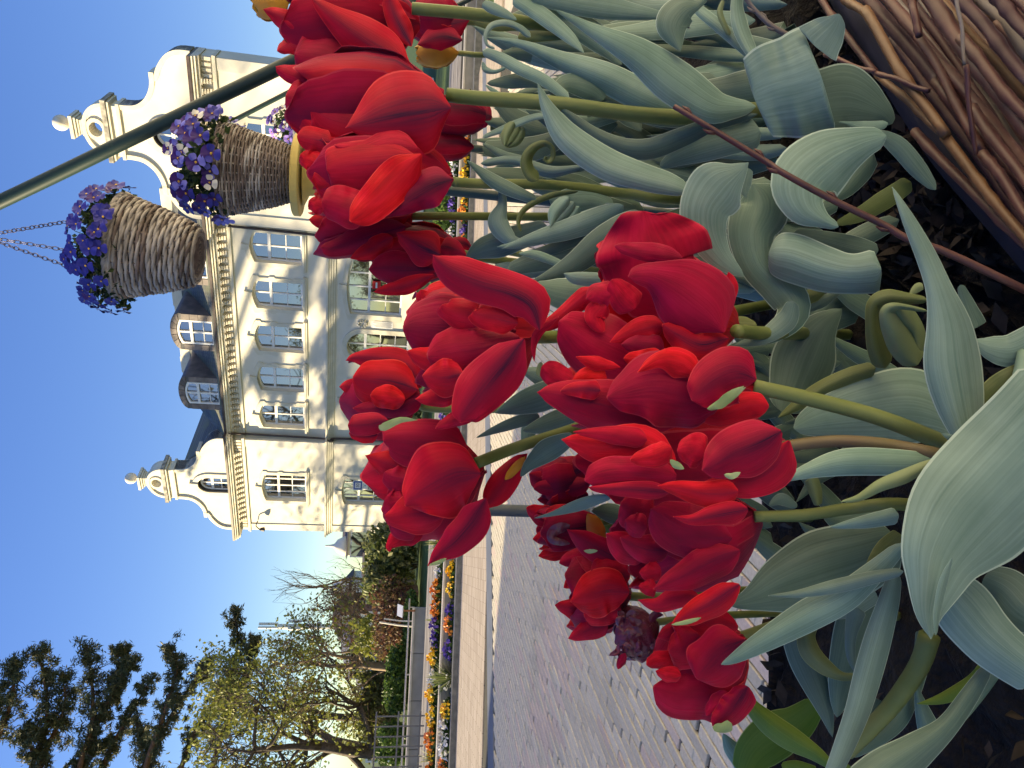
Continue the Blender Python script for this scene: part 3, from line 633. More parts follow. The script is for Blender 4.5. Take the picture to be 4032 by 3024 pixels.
M_stem = mat('tulip_stem', (.125, .165, .045), .5, (.19, .22, .075), 30, .05, stretch=(1, 1, .15))
M_stemp = mat('tulip_stem_purple', (.13, .075, .06), .5, (.17, .15, .06), 14, .05)
M_green = mat('petal_green_streak', (.22, .30, .12), .5, (.34, .40, .20), 60)
M_orange = mat('petal_orange', (.62, .26, .03), .5, (.72, .38, .05), 20, .05, col3=(.55, .12, .08))
M_yellow = mat('petal_base_yellow', (.55, .30, .02), .5, (.50, .10, .02), 16)
M_wilt = mat('petal_wilted', (.11, .012, .03), .35, (.22, .04, .08), 40, .6, col3=(.50, .38, .42), spec=.6)
MK = {'r': M_pet, 'g': M_green, 'o': M_orange, 'y': M_yellow, 'w': M_wilt}
TUL = {}
def tulip(key, label, soilpx=None, base=None, group='double red tulips in the woven planter'):
    """Empty where the stem meets the soil"""
    x, y = soilpx; p = onz(x*4032/2212, y*4032/2212, SOILZ)
    o = thing('tulip', label, 'tulip', tuple(p), 0, group); TUL[key] = o; return o
def child(o, name, V, Fc, m, **k):
    return obj(name, np.asarray(V)-np.array(o.location)[None], Fc, m, o, **k)
def petal(key, c, pts, d, style=.5, cup=.45, m='r', d1=None, **k):
    pts = [(p[0], p[1], p[2]*(1.16 if p[2] > 35 else 1.0), *p[3:]) for p in pts]
    V, Fc, uv = ribbon(c, pts, d, d1, cup, style=style, rb=.16, nv=k.pop('nv', 22), edge=k.pop('edge', .085), ruf=k.pop('ruf', .22), **k)
    return child(TUL[key], 'petal', V, Fc, MK[m], uvw=uv)
def leaf(key, c, pts, d, d1=None, m=None, cup=.3, **k):
    V, Fc, uv = ribbon(c, pts, d, d1, cup, rb=.05, nv=k.pop('nv', 34), ruf=k.pop('ruf', .06), **k)
    return child(TUL[key], 'leaf', V, Fc, m or M_leaf, uvw=uv)
def stem(key, pts, d0, d1, hw, m=None):
    """pts in the 2212-wide view, from the flower down; then on to the soil"""
    n = len(pts); P = [px(p[0]*4032/2212, p[1]*4032/2212, d0+(d1-d0)*i/(n-1)) for i, p in enumerate(pts)]
    P.append(np.array(TUL[key].location)-[0, 0, .02]); P = crom(P, 26)
    r = hw*4032/2212*(d0+d1)/2/FPX
    V, Fc = tube(P, np.linspace(r*.94, r*1.08, 26), 10); return child(TUL[key], 'stem', V, Fc, m or M_stem)
def cup_head(key, base, tip, R, d, n=12, open_=0., style=.7, inner=2, back=.0, m='r', seed=0, dt=0.):
    """the whorls of petals round the flower's axis"""
    B = px(base[0]*4032/2212, base[1]*4032/2212, d+back); Tp = px(tip[0]*4032/2212, tip[1]*4032/2212, d+back+dt)
    A = Tp-B; Lh = np.linalg.norm(A); A /= Lh; Rr = 1.14*R*4032/2212*d/FPX
    e1_ = np.cross(A, CF); e1_ /= np.linalg.norm(e1_); e2_ = np.cross(A, e1_)
    r_ = random.Random(seed+hash(key) % 7 if False else seed*31+sum(map(ord, key)))
    nv, nu = 14, 9; v = np.linspace(0, 1, nv); u = np.linspace(-1, 1, nu)
    for wv in range(inner+1):
        sc = 1-.24*wv; cnt = max(3, n//2 if wv == 0 else n//3)
        for k in range(cnt):
            th0 = 2*PI*(k+.5*wv)/cnt+r_.uniform(-.25, .25); ls = (1-.06*wv)*r_.uniform(.86, 1.05); fl = open_+r_.uniform(-.10, .18)
            prof = np.interp(v, [0, .12, .3, .55, .8, 1], [.10, .5, .86, 1.0, .92+fl*.7, .66+fl*1.5])*Rr*sc
            hw = r_.uniform(.85, 1.1)*np.interp(v, [0, .15, .4, .65, .85, .95, 1], [.25, .62, .98, 1.05, .86, .55, .2])*Rr*sc*(.8 if cnt > 4 else 1.0)
            ez = snoise(v, .05); er = snoise(v, .10, 5); el = snoise(v, .10, 5)
            G = np.zeros((nv, nu, 3)); UV = np.zeros((nv, nu, 3))
            for j in range(nu):
                ang = th0+u[j]*hw/np.maximum(prof, Rr*.28)
                rr = prof*(1+.10*u[j]**2*(1 if k % 2 else -.3))+(er if u[j] > 0 else el)*abs(u[j])**2*Rr*.8
                zz = Lh*ls*(v+ez*.3)-.05*Lh*u[j]**2*v
                G[:, j] = B+A*zz[:, None]+(e1_*np.cos(ang)[:, None]+e2_*np.sin(ang)[:, None])*rr[:, None]
                UV[:, j] = np.stack([np.full(nv, u[j]), v, np.full(nv, style)], 1)
            c0 = (B+A*Lh*.5)[None]; nn = np.cross(G[7, 5]-G[7, 4], G[8, 4]-G[7, 4])
            if nn@(G[7, 4]-c0[0]) < 0: G = G[:, ::-1]; UV = UV[:, ::-1]
            V, Fc, uv = sheet(G, UV, .0006); child(TUL[key], 'petal', V, Fc, MK[m], uvw=uv)
# ------------------------------------------------------------------ bed, rim and willow bundle
lo = [(2600, -500), (2500, -200), (2560, 300), (2700, 800), (2900, 1500), (2990, 2500), (3020, 3300), (3700, 3900), (4700, 3600), (4800, 2200), (4560, 1800), (4200, 1290), (3970, 1015), (3840, 856), (3660, 645), (3535, 456), (3440, 304), (3350, 155), (3255, 0), (3090, -260)]
sp = [onz(x, y, SOILZ) for x, y in lo]
cx_ = np.mean(sp, 0); V = [cx_]; Fc = []; nr = 14; ns = 120
ringp = crom(np.array(sp+[sp[0]]), ns+1)[:-1]
for i in range(1, nr+1):
    for p in ringp:
        q = cx_+(p-cx_)*i/nr; V.append(q+[0, 0, (rnd.uniform(-.012, .010) if i < nr else 0)-.015])
V.append  # top surface
for j in range(ns): Fc.append((0, 1+j, 1+(j+1) % ns))
for i in range(nr-1):
    for j in range(ns): Fc.append((1+i*ns+j, 1+(i+1)*ns+j, 1+(i+1)*ns+(j+1) % ns, 1+i*ns+(j+1) % ns))
nb = len(V)
for p in ringp: V.append(p*1.0+[0, 0, -.35])
for j in range(ns): a = 1+(nr-1)*ns; Fc.append((a+j, nb+j, nb+(j+1) % ns, a+(j+1) % ns))
planter = thing('woven_planter', 'raised willow planter filled with dark soil and tulips', 'planter', (float(cx_[0]), float(cx_[1]), 0))
def pchild(name, V, Fc, m, **k): return obj(name, np.asarray(V)-np.array(planter.location)[None], Fc, m, planter, **k)
M_soilb = mat('potting_soil', (.006, .005, .004), .95, (.016, .012, .010), 90, 1.0, detail=8)
pchild('soil', V, Fc, M_soilb, smooth=True)
# bits of bark and leaf litter
cl = []
for i in range(900):
    a = rnd.random()*2*PI; r = math.sqrt(rnd.random())*.97; j = int(a/(2*PI)*ns); cl.append(cx_+(ringp[j]-cx_)*r+[0, 0, -.01+rnd.uniform(0, .008)])
V, Fc = leafquads(np.array(cl), .010, 2.2, .0); o = pchild('litter', V, Fc, mat('litter', (.014, .011, .009), .9, (.04, .03, .024), 60)); o['kind'] = 'stuff'
M_rim = mat('dark_liner', (.014, .016, .034), .7, (.020, .024, .048), 20, .02, spec=.08)
# black liner edge, a real upright strip
rimpx = [(3100, -260), (3262, 0), (3356, 152), (3450, 304), (3545, 456), (3665, 638), (3842, 851), (3976, 1009), (4200, 1280), (4600, 1800)]
R1 = crom([onz(x, y, SOILZ+.01) for x, y in rimpx], 40)
Tn = np.gradient(R1, axis=0); Tn /= np.linalg.norm(Tn, axis=1)[:, None]; Nn = np.stack([-Tn[:, 1], Tn[:, 0], 0*Tn[:, 0]], 1)
sg = 1 if (Nn[20]@(R1[20]-cx_)) > 0 else -1; Nn *= sg
sec = [R1-[0, 0, .3], R1.copy(), R1+Nn*.017+[0, 0, .003], R1+Nn*.0205-[0, 0, .3]]
V = np.stack(sec, 1).reshape(-1, 3); Fc = [(i*4+k, i*4+k+1, i*4+k+5, i*4+k+4) for i in range(39) for k in range(3)]
pchild('liner', V, Fc, M_rim)
# willow sticks bundled outside the liner: each its own
M_st = [mat('willow_brown', (.070, .022, .018), .5, (.12, .045, .035), 25, .03, spec=.5, stretch=(1, 1, 1), col3=(.26, .19, .15)), mat('willow_orange', (.115, .05, .018), .5, (.18, .09, .035), 25, .03, spec=.5),
        mat('willow_purple', (.050, .020, .024), .5, (.085, .04, .044), 30, .03, spec=.25, col3=(.22, .17, .16)), mat('willow_grey', (.13, .105, .09), .6, (.22, .19, .17), 30, .04)]
def stick(p0, p1, w, mi, z0, z1, bow=0., name='willow_stick', knob=True):
    a = onz(*tpx('e2', *p0), SOILZ+z0); b2 = onz(*tpx('e2', *p1), SOILZ+z1)
    n = 16; t = np.linspace(0, 1, n)[:, None]; P = a+(b2-a)*t
    d = (b2-a)/np.linalg.norm(b2-a); sd_ = np.cross(d, [0, 0, 1.]); L_ = np.linalg.norm(b2-a)
    P = P+sd_*(bow*L_*np.sin(t*PI)+.0006*np.sin(t*9+rnd.random()*6))+np.array([0, 0, .0007])*np.sin(t*7+rnd.random()*6)
    r = .86*w*KS*soil_d(*tpx('e2', *p0))/FPX; R = np.full(n, r)*np.linspace(1, .85, n)
    if knob:
        for q in range(2): i = rnd.randrange(2, n-2); R[i] *= 1.22
    V, Fc = tube(P, R, 9); return pchild(name, V, Fc, M_st[mi])
SK = [((980,-60),(1190,90),30,1,.035), ((1160,-60),(2350,1500),46,2,.02), ((1270,-60),(2350,1250),36,0,.03), ((1180,60),(1700,880),34,1,.045), ((1700,880),(2350,1700),34,1,.045),
      ((1560,-60),(2350,1010),50,0,.045), ((1480,-60),(1530,230),27,0,.05), ((1530,230),(1950,1000),30,0,.038), ((1620,-60),(2350,760),34,1,.03), ((1750,-60),(2350,640),40,2,.042), ((1870,-60),(2350,480),34,3,.03),
      ((2000,-60),(2350,330),44,2,.045), ((2120,-60),(2350,180),40,0,.04), ((860,-60),(1260,480),24,0,.02), ((1260,480),(1680,870),25,1,.04), ((1500,850),(2350,1700),32,0,.035),
      ((1350,250),(2350,1640),28,2,.005), ((1450,200),(2350,1420),36,0,.0), ((1640,520),(2350,1330),33,0,.028), ((1780,560),(2350,1150),30,2,.02), ((1330,-60),(2350,1330),26,3,-.005),
      ((1700,-60),(2350,880),30,0,.0), ((1900,-60),(2350,560),30,1,.005), ((1800,240),(2350,900),38,0,.05), ((2030,150),(2350,600),30,0,.03), ((1880,700),(2350,1330),36,0,.04), ((1950,990),(2350,1560),34,0,.042),
      ((2100,330),(2400,700),30,2,.02)]
for a, b2, w, mi, z in SK: stick(a, b2, w, mi, z, z+rnd.uniform(-.01, .01), rnd.uniform(-.012, .012))
# a few more layers beneath so that no gap opens
for i in range(26):
    x0 = 1110+i*52; stick((x0, -80), (x0+1260+rnd.uniform(-60, 60), 1750), rnd.uniform(20, 34), rnd.choice([0, 2, 2, 3]), -.03-.02*(i % 3), -.03-.02*(i % 3), rnd.uniform(-.01, .01))
stick((1780, -30), (1830, 420), 12, 3, .075, .075, 0); stick((1830, 420), (1900, 1000), 17, 0, .072, .055, .01)
stick((920, 350), (1250, 470), 15, 0, .07, .06, .01); stick((1250, 470), (1590, 590), 17, 0, .06, .05, -.005)
# sides of the nest: woven courses below the rim
for i in range(9):
    P = [p+np.array([(p-cx_)[0]*(-.035+.004*i), (p-cx_)[1]*(-.035+.004*i), -.06-.085*i]) for p in ringp[::4]]; P.append(P[0])
    V, Fc = tube(crom(P, 90), .043, 6); pchild('willow_course', V, Fc, M_st[i % 4])
# long twigs lying across the leaves: things of their own
def twig(label, c, pts, d0, d1, w, m, nubs=5):
    n = 24; Q = crom([(*tpx(c, *p), 0) for p in pts], n); P = np.array([px(Q[i, 0], Q[i, 1], d0+(d1-d0)*i/(n-1)) for i in range(n)])
    o = thing('twig', label, 'twig', tuple(P[-1]), 0, None)
    r = w*KS*(d0+d1)/2/FPX; V, Fc = tube(P, np.linspace(r*.75, r*1.1, n), 8); child(o, 'shoot', V, Fc, m)
    for k in range(nubs):
        i = 2+int((n-4)*k/nubs); q = P[i]; t = P[i-1]-P[i]; t /= np.linalg.norm(t); s_ = np.cross(t, CF)*(1 if k % 2 else -1)
        V, Fc = tube(np.array([q+s_*r*.4, q+s_*r*1.3+t*r*1.6, q+s_*r*1.35+t*r*3.4]), np.array([r*.7, r*.6, r*.12]), 6); child(o, 'bud', V, Fc, m)
twig('thin reddish brown twig slanting across the tulip leaves beside the open red flower', 'e2', [(-55, 690), (80, 770), (330, 920), (560, 1060), (640, 1115), (960, 1290), (1290, 1450), (1460, 1550), (1720, 1640), (2260, 1900)], .50, .46, 24, M_st[0], 7)
twig('pale grey twig over the bare soil at the upper edge of the planter', 'e2', [(400, -20), (480, 80), (580, 170), (690, 235)], .60, .60, 17, M_st[3], 4)

# ------------------------------------------------------------------ the tulips
G_ = 'double red tulips in the woven planter'
tulip('A', 'crimson double tulip with a long drooping outer petal, at the right end of the row', (1420, 150))
tulip('B', 'large red tulip with a dark purple flame on its broad front petal', (1720, 235))
tulip('C', 'red double tulip below the yellow stand, purple lower petal hanging beside its stem', (1600, 440))
tulip('D', 'red double tulip on a slender green stem in front of the tall sash window', (1500, 480))
tulip('E', 'dark red half-closed tulip in front of the wide shop window', (1560, 560))
tulip('F', 'big ragged red tulip leaning forward in front of the arched door', (1700, 640))
tulip('G', 'neat cup-shaped dark red tulip nearest the arched window, standing over the crowd', (1700, 800))
tulip('H', 'wide crimson tulip on a leaning stem in front of the street sign and hedge', (1750, 860))
tulip('J1', 'wide open bright red tulip showing crumpled purple inner petals', (1800, 720))
tulip('J2', 'bright red tulip with a green streak on its rounded petal, thick olive stem', (2150, 1010))
tulip('K', 'largest red tulip with flared pink petals and a purplish stem', (2160, 1040))
tulip('L', 'deep red tulip with folded overlapping petals beside the flared one, lower stem green', (2100, 1120))
tulip('M', 'red tulip nearest the brick paving, dark blotch on its front petal', (1900, 1330))
tulip('N', 'small wine-red tulip with furled petals over the paving', (1700, 1010))
tulip('O', 'overblown tulip with orange petal base and one blackened curled petal', (1720, 1120))
tulip('P', 'red tulip with pointed spreading petals over the pale paving', (1760, 1270))
tulip('Q', 'withered shrivelled tulip with pale papery petals', (1760, 1320))
tulip('R', 'dark maroon tulip half hidden below the flamed flower, among the leaves', (1650, 330))
tulip('S', 'maroon tulip at the upper right corner behind the first stem', (1500, 60))
tulip('U', 'orange tulip with pink outer petals behind the stems', (1500, 100), group='orange tulips behind the red ones')
tulip('V', 'orange tulip peeping over the red flowers at the very corner', (1450, -60), group='orange tulips behind the red ones')
tulip('W', 'purplish tulip bud hanging under the half-closed tulip', (1540, 590))
# cups (the whorls behind the outer petals)
cup_head('A', (905, 50), (612, 62), 92, .76, 12, .06, .6, 2, .02)
cup_head('B', (960, 215), (640, 225), 92, .72, 12, .05, .7, 2, .02)
cup_head('C', (975, 385), (668, 370), 82, .70, 12, .03, .5, 2, .015)
cup_head('D', (890, 468), (682, 480), 70, .78, 12, .05, .5, 2)
cup_head('E', (1005, 548), (815, 550), 56, .76, 10, -.05, .8, 1, .01)
cup_head('F', (1160, 715), (880, 745), 128, .50, 12, .05, .7, 2, .03)
cup_head('G', (905, 862), (750, 850), 88, .68, 12, -.1, .8, 2, .02)
cup_head('H', (1045, 1010), (815, 1065), 108, .54, 12, -.03, .6, 2, .03)
cup_head('J1', (1590, 715), (1240, 610), 118, .52, 12, .22, .1, 2, .02)
cup_head('J2', (1640, 850), (1220, 850), 90, .47, 12, .1, .3, 2, .03)
cup_head('K', (1690, 965), (1260, 975), 110, .46, 12, .14, .4, 2, .04)
cup_head('L', (1640, 1120), (1350, 1200), 98, .48, 12, .05, .5, 2, .03)
cup_head('M', (1610, 1380), (1440, 1470), 86, .52, 12, .04, .5, 2, .02)
cup_head('N', (1265, 1025), (1150, 1050), 48, .66, 9, -.05, 1.0, 1)
cup_head('O', (1295, 1130), (1150, 1150), 44, .64, 9, .15, .9, 1)
cup_head('P', (1362, 1285), (1220, 1280), 74, .60, 12, .08, .5, 2, .01)
cup_head('R', (1062, 255), (930, 250), 36, .92, 9, 0, 1.0, 1); cup_head('S', (1008, 48), (885, 42), 46, .92, 9, 0, 1.0, 1)
cup_head('U', (990, 115), (895, 120), 24, .98, 8, -.05, .2, 1, 0, 'o'); cup_head('V', (625, 0), (540, 10), 30, .9, 8, -.05, .2, 1, 0, 'o')
cup_head('W', (1020, 538), (962, 535), 20, .80, 6, 0, 1., 0)
cup_head('Q', (1420, 1345), (1330, 1385), 46, .58, 14, .1, .9, 3, 0, 'w')
cup_head('R', (1022, 318), (925, 320), 26, .93, 8, 0, 1.0, 0)
# traced outer petals, flower by flower: (crop, [(x, y, half width)], depth, style)
PT = {
'A': [('d0', [(760,480,70),(600,430,150),(450,385,185),(330,360,150),(262,350,60)], .735, .3), ('d0', [(360,200,60),(250,150,70),(140,90,40),(60,60,10)], .75, .6), ('d0', [(520,160,60),(400,170,60),(280,160,40),(190,130,15)], .74, .2),
      ('d0', [(420,300,90),(260,290,60),(150,330,25)], .75, .5), ('d0', [(1030,445,20),(900,370,100),(740,270,120),(580,160,85),(450,55,45),(360,-20,6)], .72, .75), ('d0', [(1020,300,30),(960,190,62),(905,80,58),(870,-30,40)], .73, 1.0), ('d0', [(700,60,90),(560,30,70),(420,-10,30)], .75, .7)],
'B': [('d0', [(420,720,110),(310,650,115),(205,620,70)], .715, .45), ('d0', [(420,560,60),(300,500,60),(190,460,40),(140,430,8)], .72, .15), ('d0', [(900,800,160),(700,790,225),(500,750,190),(410,710,100),(365,700,40)], .70, .5), ('d0', [(680,600,60),(590,580,55),(520,560,25)], .705, 0), ('d0', [(420,820,80),(350,760,75),(285,690,25)], .705, 0),
      ('d0', [(1275,700,85),(1150,710,205),(1000,735,248),(850,765,205),(720,795,110),(650,812,50),(592,828,8)], .675, 1.0)],
'C': [('d0', [(500,925,60),(390,900,75),(278,880,38)], .69, .5), ('d0', [(560,1150,110),(450,1160,75),(390,1120,30)], .68, .4), ('d0', [(430,1060,60),(350,1030,55),(300,1000,30)], .69, 0), ('d0', [(460,1330,60),(400,1320,50),(355,1300,25)], .69, 0), ('d0', [(1040,1010,70),(850,1050,125),(650,1070,145),(500,1090,110),(470,1095,50)], .665, .35),
      ('d0', [(1060,960,50),(900,950,100),(700,985,60),(520,940,20)], .67, .2), ('d0', [(740,1370,90),(620,1350,115),(500,1310,95),(440,1300,50)], .66, .3), ('d0', [(1085,1000,50),(960,1130,115),(810,1280,110),(700,1375,85),(622,1435,35)], .65, .15), ('d0', [(1295,1160,25),(1160,1200,110),(1010,1290,85),(850,1400,25)], .655, 1.0)],
'D': [('d1', [(1000,80,50),(800,120,120),(620,130,140),(450,60,90)], .75, .3), ('d1', [(980,150,60),(750,220,90),(520,290,50),(432,285,25)], .74, .6), ('d1', [(900,220,50),(760,300,60),(625,358,12)], .735, .5), ('d1', [(520,110,60),(430,110,50),(355,105,8)], .76, .3), ('d1', [(460,20,50),(400,10,45),(352,40,10)], .76, .2)],
'E': [('d1', [(1000,230,80),(930,180,60),(840,150,30)], .75, 1.0), ('d1', [(1180,430,50),(1000,425,100),(860,420,88),(745,430,35)], .725, .8), ('d1', [(1170,465,30),(1000,530,50),(880,560,36),(775,575,10)], .72, .6), ('d1', [(1205,335,60),(1110,295,110),(1000,235,60),(925,192,10)], .71, .9), ('d1', [(1210,280,60),(1300,300,50),(1378,340,10)], .74, .7)],
'F': [('d1', [(1350,640,60),(1230,610,90),(1110,610,60),(1080,560,20)], .50, .3), ('d1', [(1700,830,60),(1500,810,140),(1250,820,200),(1080,810,160),(965,810,80)], .475, .6), ('d1', [(1500,960,100),(1300,980,120),(1150,1010,80),(990,960,30)], .47, .4), ('d1', [(1720,870,60),(1500,940,150),(1300,970,150),(1120,990,80)], .46, .4), ('d1', [(1500,740,50),(1370,720,90),(1250,690,65),(1215,660,30)], .46, .3), ('d1', [(1710,780,70),(1580,740,90),(1450,720,65),(1420,700,30)], .452, .5),
      ('d1', [(1850,820,70),(1800,660,110),(1660,575,110),(1470,520,115),(1300,450,100),(1200,380,45),(1160,335,8)], .445, .9), ('d1', [(1360,1110,70),(1230,1130,110),(1090,1120,30)], .455, .6), ('d1', [(1420,1350,50),(1300,1400,45),(1175,1460,15)], .46, .2), ('d1', [(1300,1230,60),(1180,1260,60),(1045,1270,10)], .465, .3),
      ('d1', [(1750,880,45),(1650,1010,120),(1550,1130,140),(1440,1270,128),(1360,1370,85),(1340,1425,25)], .435, .9)],
'G': [('d1', [(720,1250,60),(650,1290,60),(620,1330,30)], .675, 0), ('d1', [(700,1200,60),(610,1190,40),(552,1190,6)], .67, .5), ('d1', [(1090,1190,60),(960,1080,110),(800,1020,75),(660,1000,35),(595,1020,8)], .655, .9), ('d1', [(1060,1210,60),(900,1170,130),(750,1150,130),(640,1130,60)], .645, .8), ('d1', [(1090,1250,50),(960,1310,70),(800,1330,50),(640,1330,20)], .65, .6), ('d1', [(980,1275,45),(870,1260,68),(755,1245,45)], .638, .2)],
'H': [('d1', [(870,1410,40),(760,1430,65),(650,1440,60),(608,1440,25)], .54, .7), ('d1', [(800,1500,50),(700,1500,45),(615,1490,20)], .545, .9), ('c2', [(2000,420,100),(1850,370,80),(1708,318,10)], .53, .6), ('c2', [(2080,500,90),(1900,470,70),(1830,430,30)], .525, .3), ('c2', [(1960,610,90),(1880,620,90),(1835,600,50)], .525, 0), ('c2', [(2050,770,80),(1950,760,85),(1880,700,35)], .52, .5), ('c2', [(2080,830,60),(1950,840,60),(1870,900,30),(1865,945,8)], .53, .1),
      ('d2', [(400,450,60),(250,420,130),(50,400,140),(-100,380,90),(-150,390,40)], .52, .5), ('d2', [(250,860,110),(60,860,120),(-80,880,60),(-140,870,20)], .51, .4), ('d2', [(480,600,90),(330,610,190),(180,680,210),(60,750,120),(-10,810,20)], .495, .75), ('d2', [(515,760,40),(440,900,95),(330,1030,85),(230,1110,52),(138,1200,12)], .49, .9)],
'J1': [('e1', [(1250,760,150),(1000,640,300),(940,480,320),(900,350,250),(880,250,150),(880,215,60)], .47, .0), ('e1', [(560,720,50),(450,810,55),(300,930,45),(170,990,15)], .47, .3), ('e1', [(1000,1250,160),(750,1160,200),(550,1070,190),(400,970,110),(330,930,40)], .46, .0), ('e1', [(420,1330,60),(300,1270,70),(220,1220,40)], .455, 0), ('e1', [(170,1190,8),(168,1090,20),(200,1000,30),(330,900,12)], .458, .2), ('e1', [(640,820,60),(560,900,60),(620,1000,30)], .455, .1),
       ('e1', [(680,750,80),(580,750,60),(505,785,15)], .452, 0), ('e1', [(820,850,80),(740,760,85),(670,660,40)], .45, 0), ('e1', [(1010,960,60),(850,985,65),(660,1065,15)], .446, .3), ('e1', [(1010,1120,75),(870,1085,65),(735,1080,20)], .444, .4), ('e1', [(1010,1160,60),(880,1180,60),(750,1170,30)], .44, .1), ('e1', [(640,1300,60),(520,1290,60),(420,1310,20)], .438, 0), ('e1', [(730,1230,15),(560,1200,40),(440,1160,8)], .436, .1),
       ('e1', [(1130,520,40),(960,490,58),(820,470,45),(690,440,25)], .44, .2), ('e1', [(1400,1000,60),(1290,860,200),(1110,720,195),(950,640,95),(830,630,50),(778,640,14)], .425, .1), ('e1', [(1430,1040,50),(1260,1090,90),(1110,1020,80),(1000,950,30)], .43, .9), ('e1', [(1410,860,15),(1450,720,40),(1430,610,12)], .44, .1)],
'J2': [('e1', [(1100,1600,100),(700,1500,150),(450,1440,115),(290,1400,65),(188,1390,10)], .43, .45), ('e1', [(600,1380,60),(480,1370,50),(340,1380,20)], .425, .8), ('e1', [(1400,1440,130),(1170,1400,215),(950,1370,205),(760,1400,115),(640,1425,45)], .415, .3), ('e1', [(1240,1280,30),(1120,1200,90),(980,1180,50),(840,1260,12)], .41, .1), ('e1', [(1690,1480,60),(1560,1480,80),(1350,1540,60),(1170,1500,20)], .42, .2), ('e1', [(1610,1310,45),(1490,1270,155),(1350,1320,160),(1240,1400,100),(1190,1440,40)], .40, .7)],
'K': [('d2', [(1750,560,110),(1500,420,130),(1250,430,95),(1110,400,52),(1005,380,12)], .41, .2), ('d2', [(1750,620,90),(1500,600,100),(1300,600,95),(1155,645,40)], .40, .1), ('d2', [(1700,720,60),(1450,700,45),(1250,700,25),(1180,690,8)], .398, .7), ('d2', [(1940,480,90),(1850,450,95),(1755,450,45)], .39, .2), ('d2', [(1720,440,65),(1600,490,65),(1450,510,25)], .388, .1), ('e3', [(690,1210,50),(600,1380,115),(420,1480,95),(250,1490,50),(130,1480,15)], .385, .5), ('e3', [(640,1150,80),(500,1230,140),(330,1300,150),(200,1370,95),(125,1400,30)], .375, .8), ('d2', [(2150,720,95),(1950,730,75),(1780,700,50),(1630,680,12)], .38, .5), ('d2', [(2212,830,80),(2000,870,60),(1850,900,35),(1730,880,8)], .378, .8), ('d2', [(1560,380,60),(1350,350,50),(1080,330,14)], .405, .3)],
'L': [('d2', [(1600,860,120),(1480,830,120),(1390,790,70)], .45, .4), ('d2', [(1560,1130,60),(1430,1080,95),(1295,990,25)], .455, .5), ('d2', [(1700,1100,60),(1550,1090,82),(1385,1015,22)], .445, .6), ('d2', [(1560,950,60),(1480,930,70),(1420,900,30)], .44, .3), ('d2', [(1650,1220,60),(1570,1240,50),(1510,1240,20)], .445, .1), ('d2', [(1620,1340,60),(1560,1340,45),(1505,1330,15)], .444, .0), ('d2', [(2110,1020,60),(1950,1000,135),(1780,960,155),(1640,870,95),(1585,830,25)], .425, .4), ('d2', [(2160,1100,70),(1950,1190,105),(1780,1270,82),(1600,1350,12)], .422, .6), ('d2', [(1900,1400,50),(1740,1410,60),(1620,1450,40),(1500,1420,10)], .435, .4), ('d2', [(2160,1320,60),(2000,1430,82),(1850,1510,62),(1720,1575,15)], .415, .8)],
'M': [('d3', [(2150,750,70),(1950,720,85),(1750,770,65),(1630,810,30)], .51, .4), ('d3', [(1760,960,60),(1640,960,50),(1555,990,30)], .515, .0), ('d3', [(1900,800,150),(1800,880,130),(1700,900,70)], .50, .5), ('d3', [(1780,1060,40),(1690,1050,45),(1615,1030,10)], .495, 0), ('d3', [(2150,1300,120),(1950,1200,140),(1750,1190,130),(1600,1130,55)], .505, .3), ('d3', [(2212,1130,70),(2120,1270,85),(1985,1390,40)], .485, .9), ('d3', [(2100,1180,60),(2010,1260,60),(1940,1320,30)], .49, .0), ('d3', [(2195,830,60),(2070,900,170),(1960,1000,155),(1880,1080,60)], .475, .8)],
'N': [('d2', [(1195,540,60),(1050,600,100),(900,650,72),(795,600,25)], .645, 1.0), ('d2', [(1190,660,50),(1040,700,60),(880,690,40),(825,700,15)], .64, .7), ('d2', [(1180,740,50),(1020,760,50),(850,770,25)], .65, .9)],
'O': [('d2', [(1000,900,60),(880,870,60),(778,820,25)], .64, .1), ('d2', [(1080,1010,50),(950,1010,62),(818,1025,20)], .635, .0), ('d2', [(1080,1080,50),(960,1110,50),(855,1135,12)], .635, .1), ('d2', [(1170,920,50),(1050,870,60),(900,850,35)], .63, .9)],
'P': [('d2', [(1200,1160,60),(1090,1150,55),(990,1180,20)], .60, 0), ('d2', [(1240,1270,60),(1130,1270,60),(1020,1340,20)], .595, .1), ('d2', [(1160,1500,60),(1050,1470,50),(962,1452,10)], .59, .5), ('d2', [(1450,1270,60),(1320,1250,110),(1190,1260,70)], .57, .6), ('d2', [(1460,1180,40),(1300,1120,75),(1160,1040,60),(1040,962,10)], .575, .7), ('d2', [(1300,1560,70),(1170,1620,60),(1050,1670,15)], .58, .5), ('d2', [(1390,1470,70),(1280,1500,80),(1150,1520,50)], .568, .2), ('d2', [(1445,1370,70),(1300,1360,135),(1170,1400,110),(1065,1430,30)], .56, .5)],
'S': [('d0', [(1395,130,30),(1250,150,130),(1080,120,100),(1030,60,40)], .90, .8), ('d0', [(1350,260,30),(1200,240,72),(1060,290,18)], .895, 1.0)],
'R': [('d0', [(1540,760,60),(1450,740,65),(1390,690,30)], .91, 1.0), ('d0', [(1420,740,60),(1340,760,60),(1290,780,20)], .905, .8)],
}
for k_, L_ in PT.items():
    for c, pts, d, st in L_: petal(k_, c, pts, d, st)
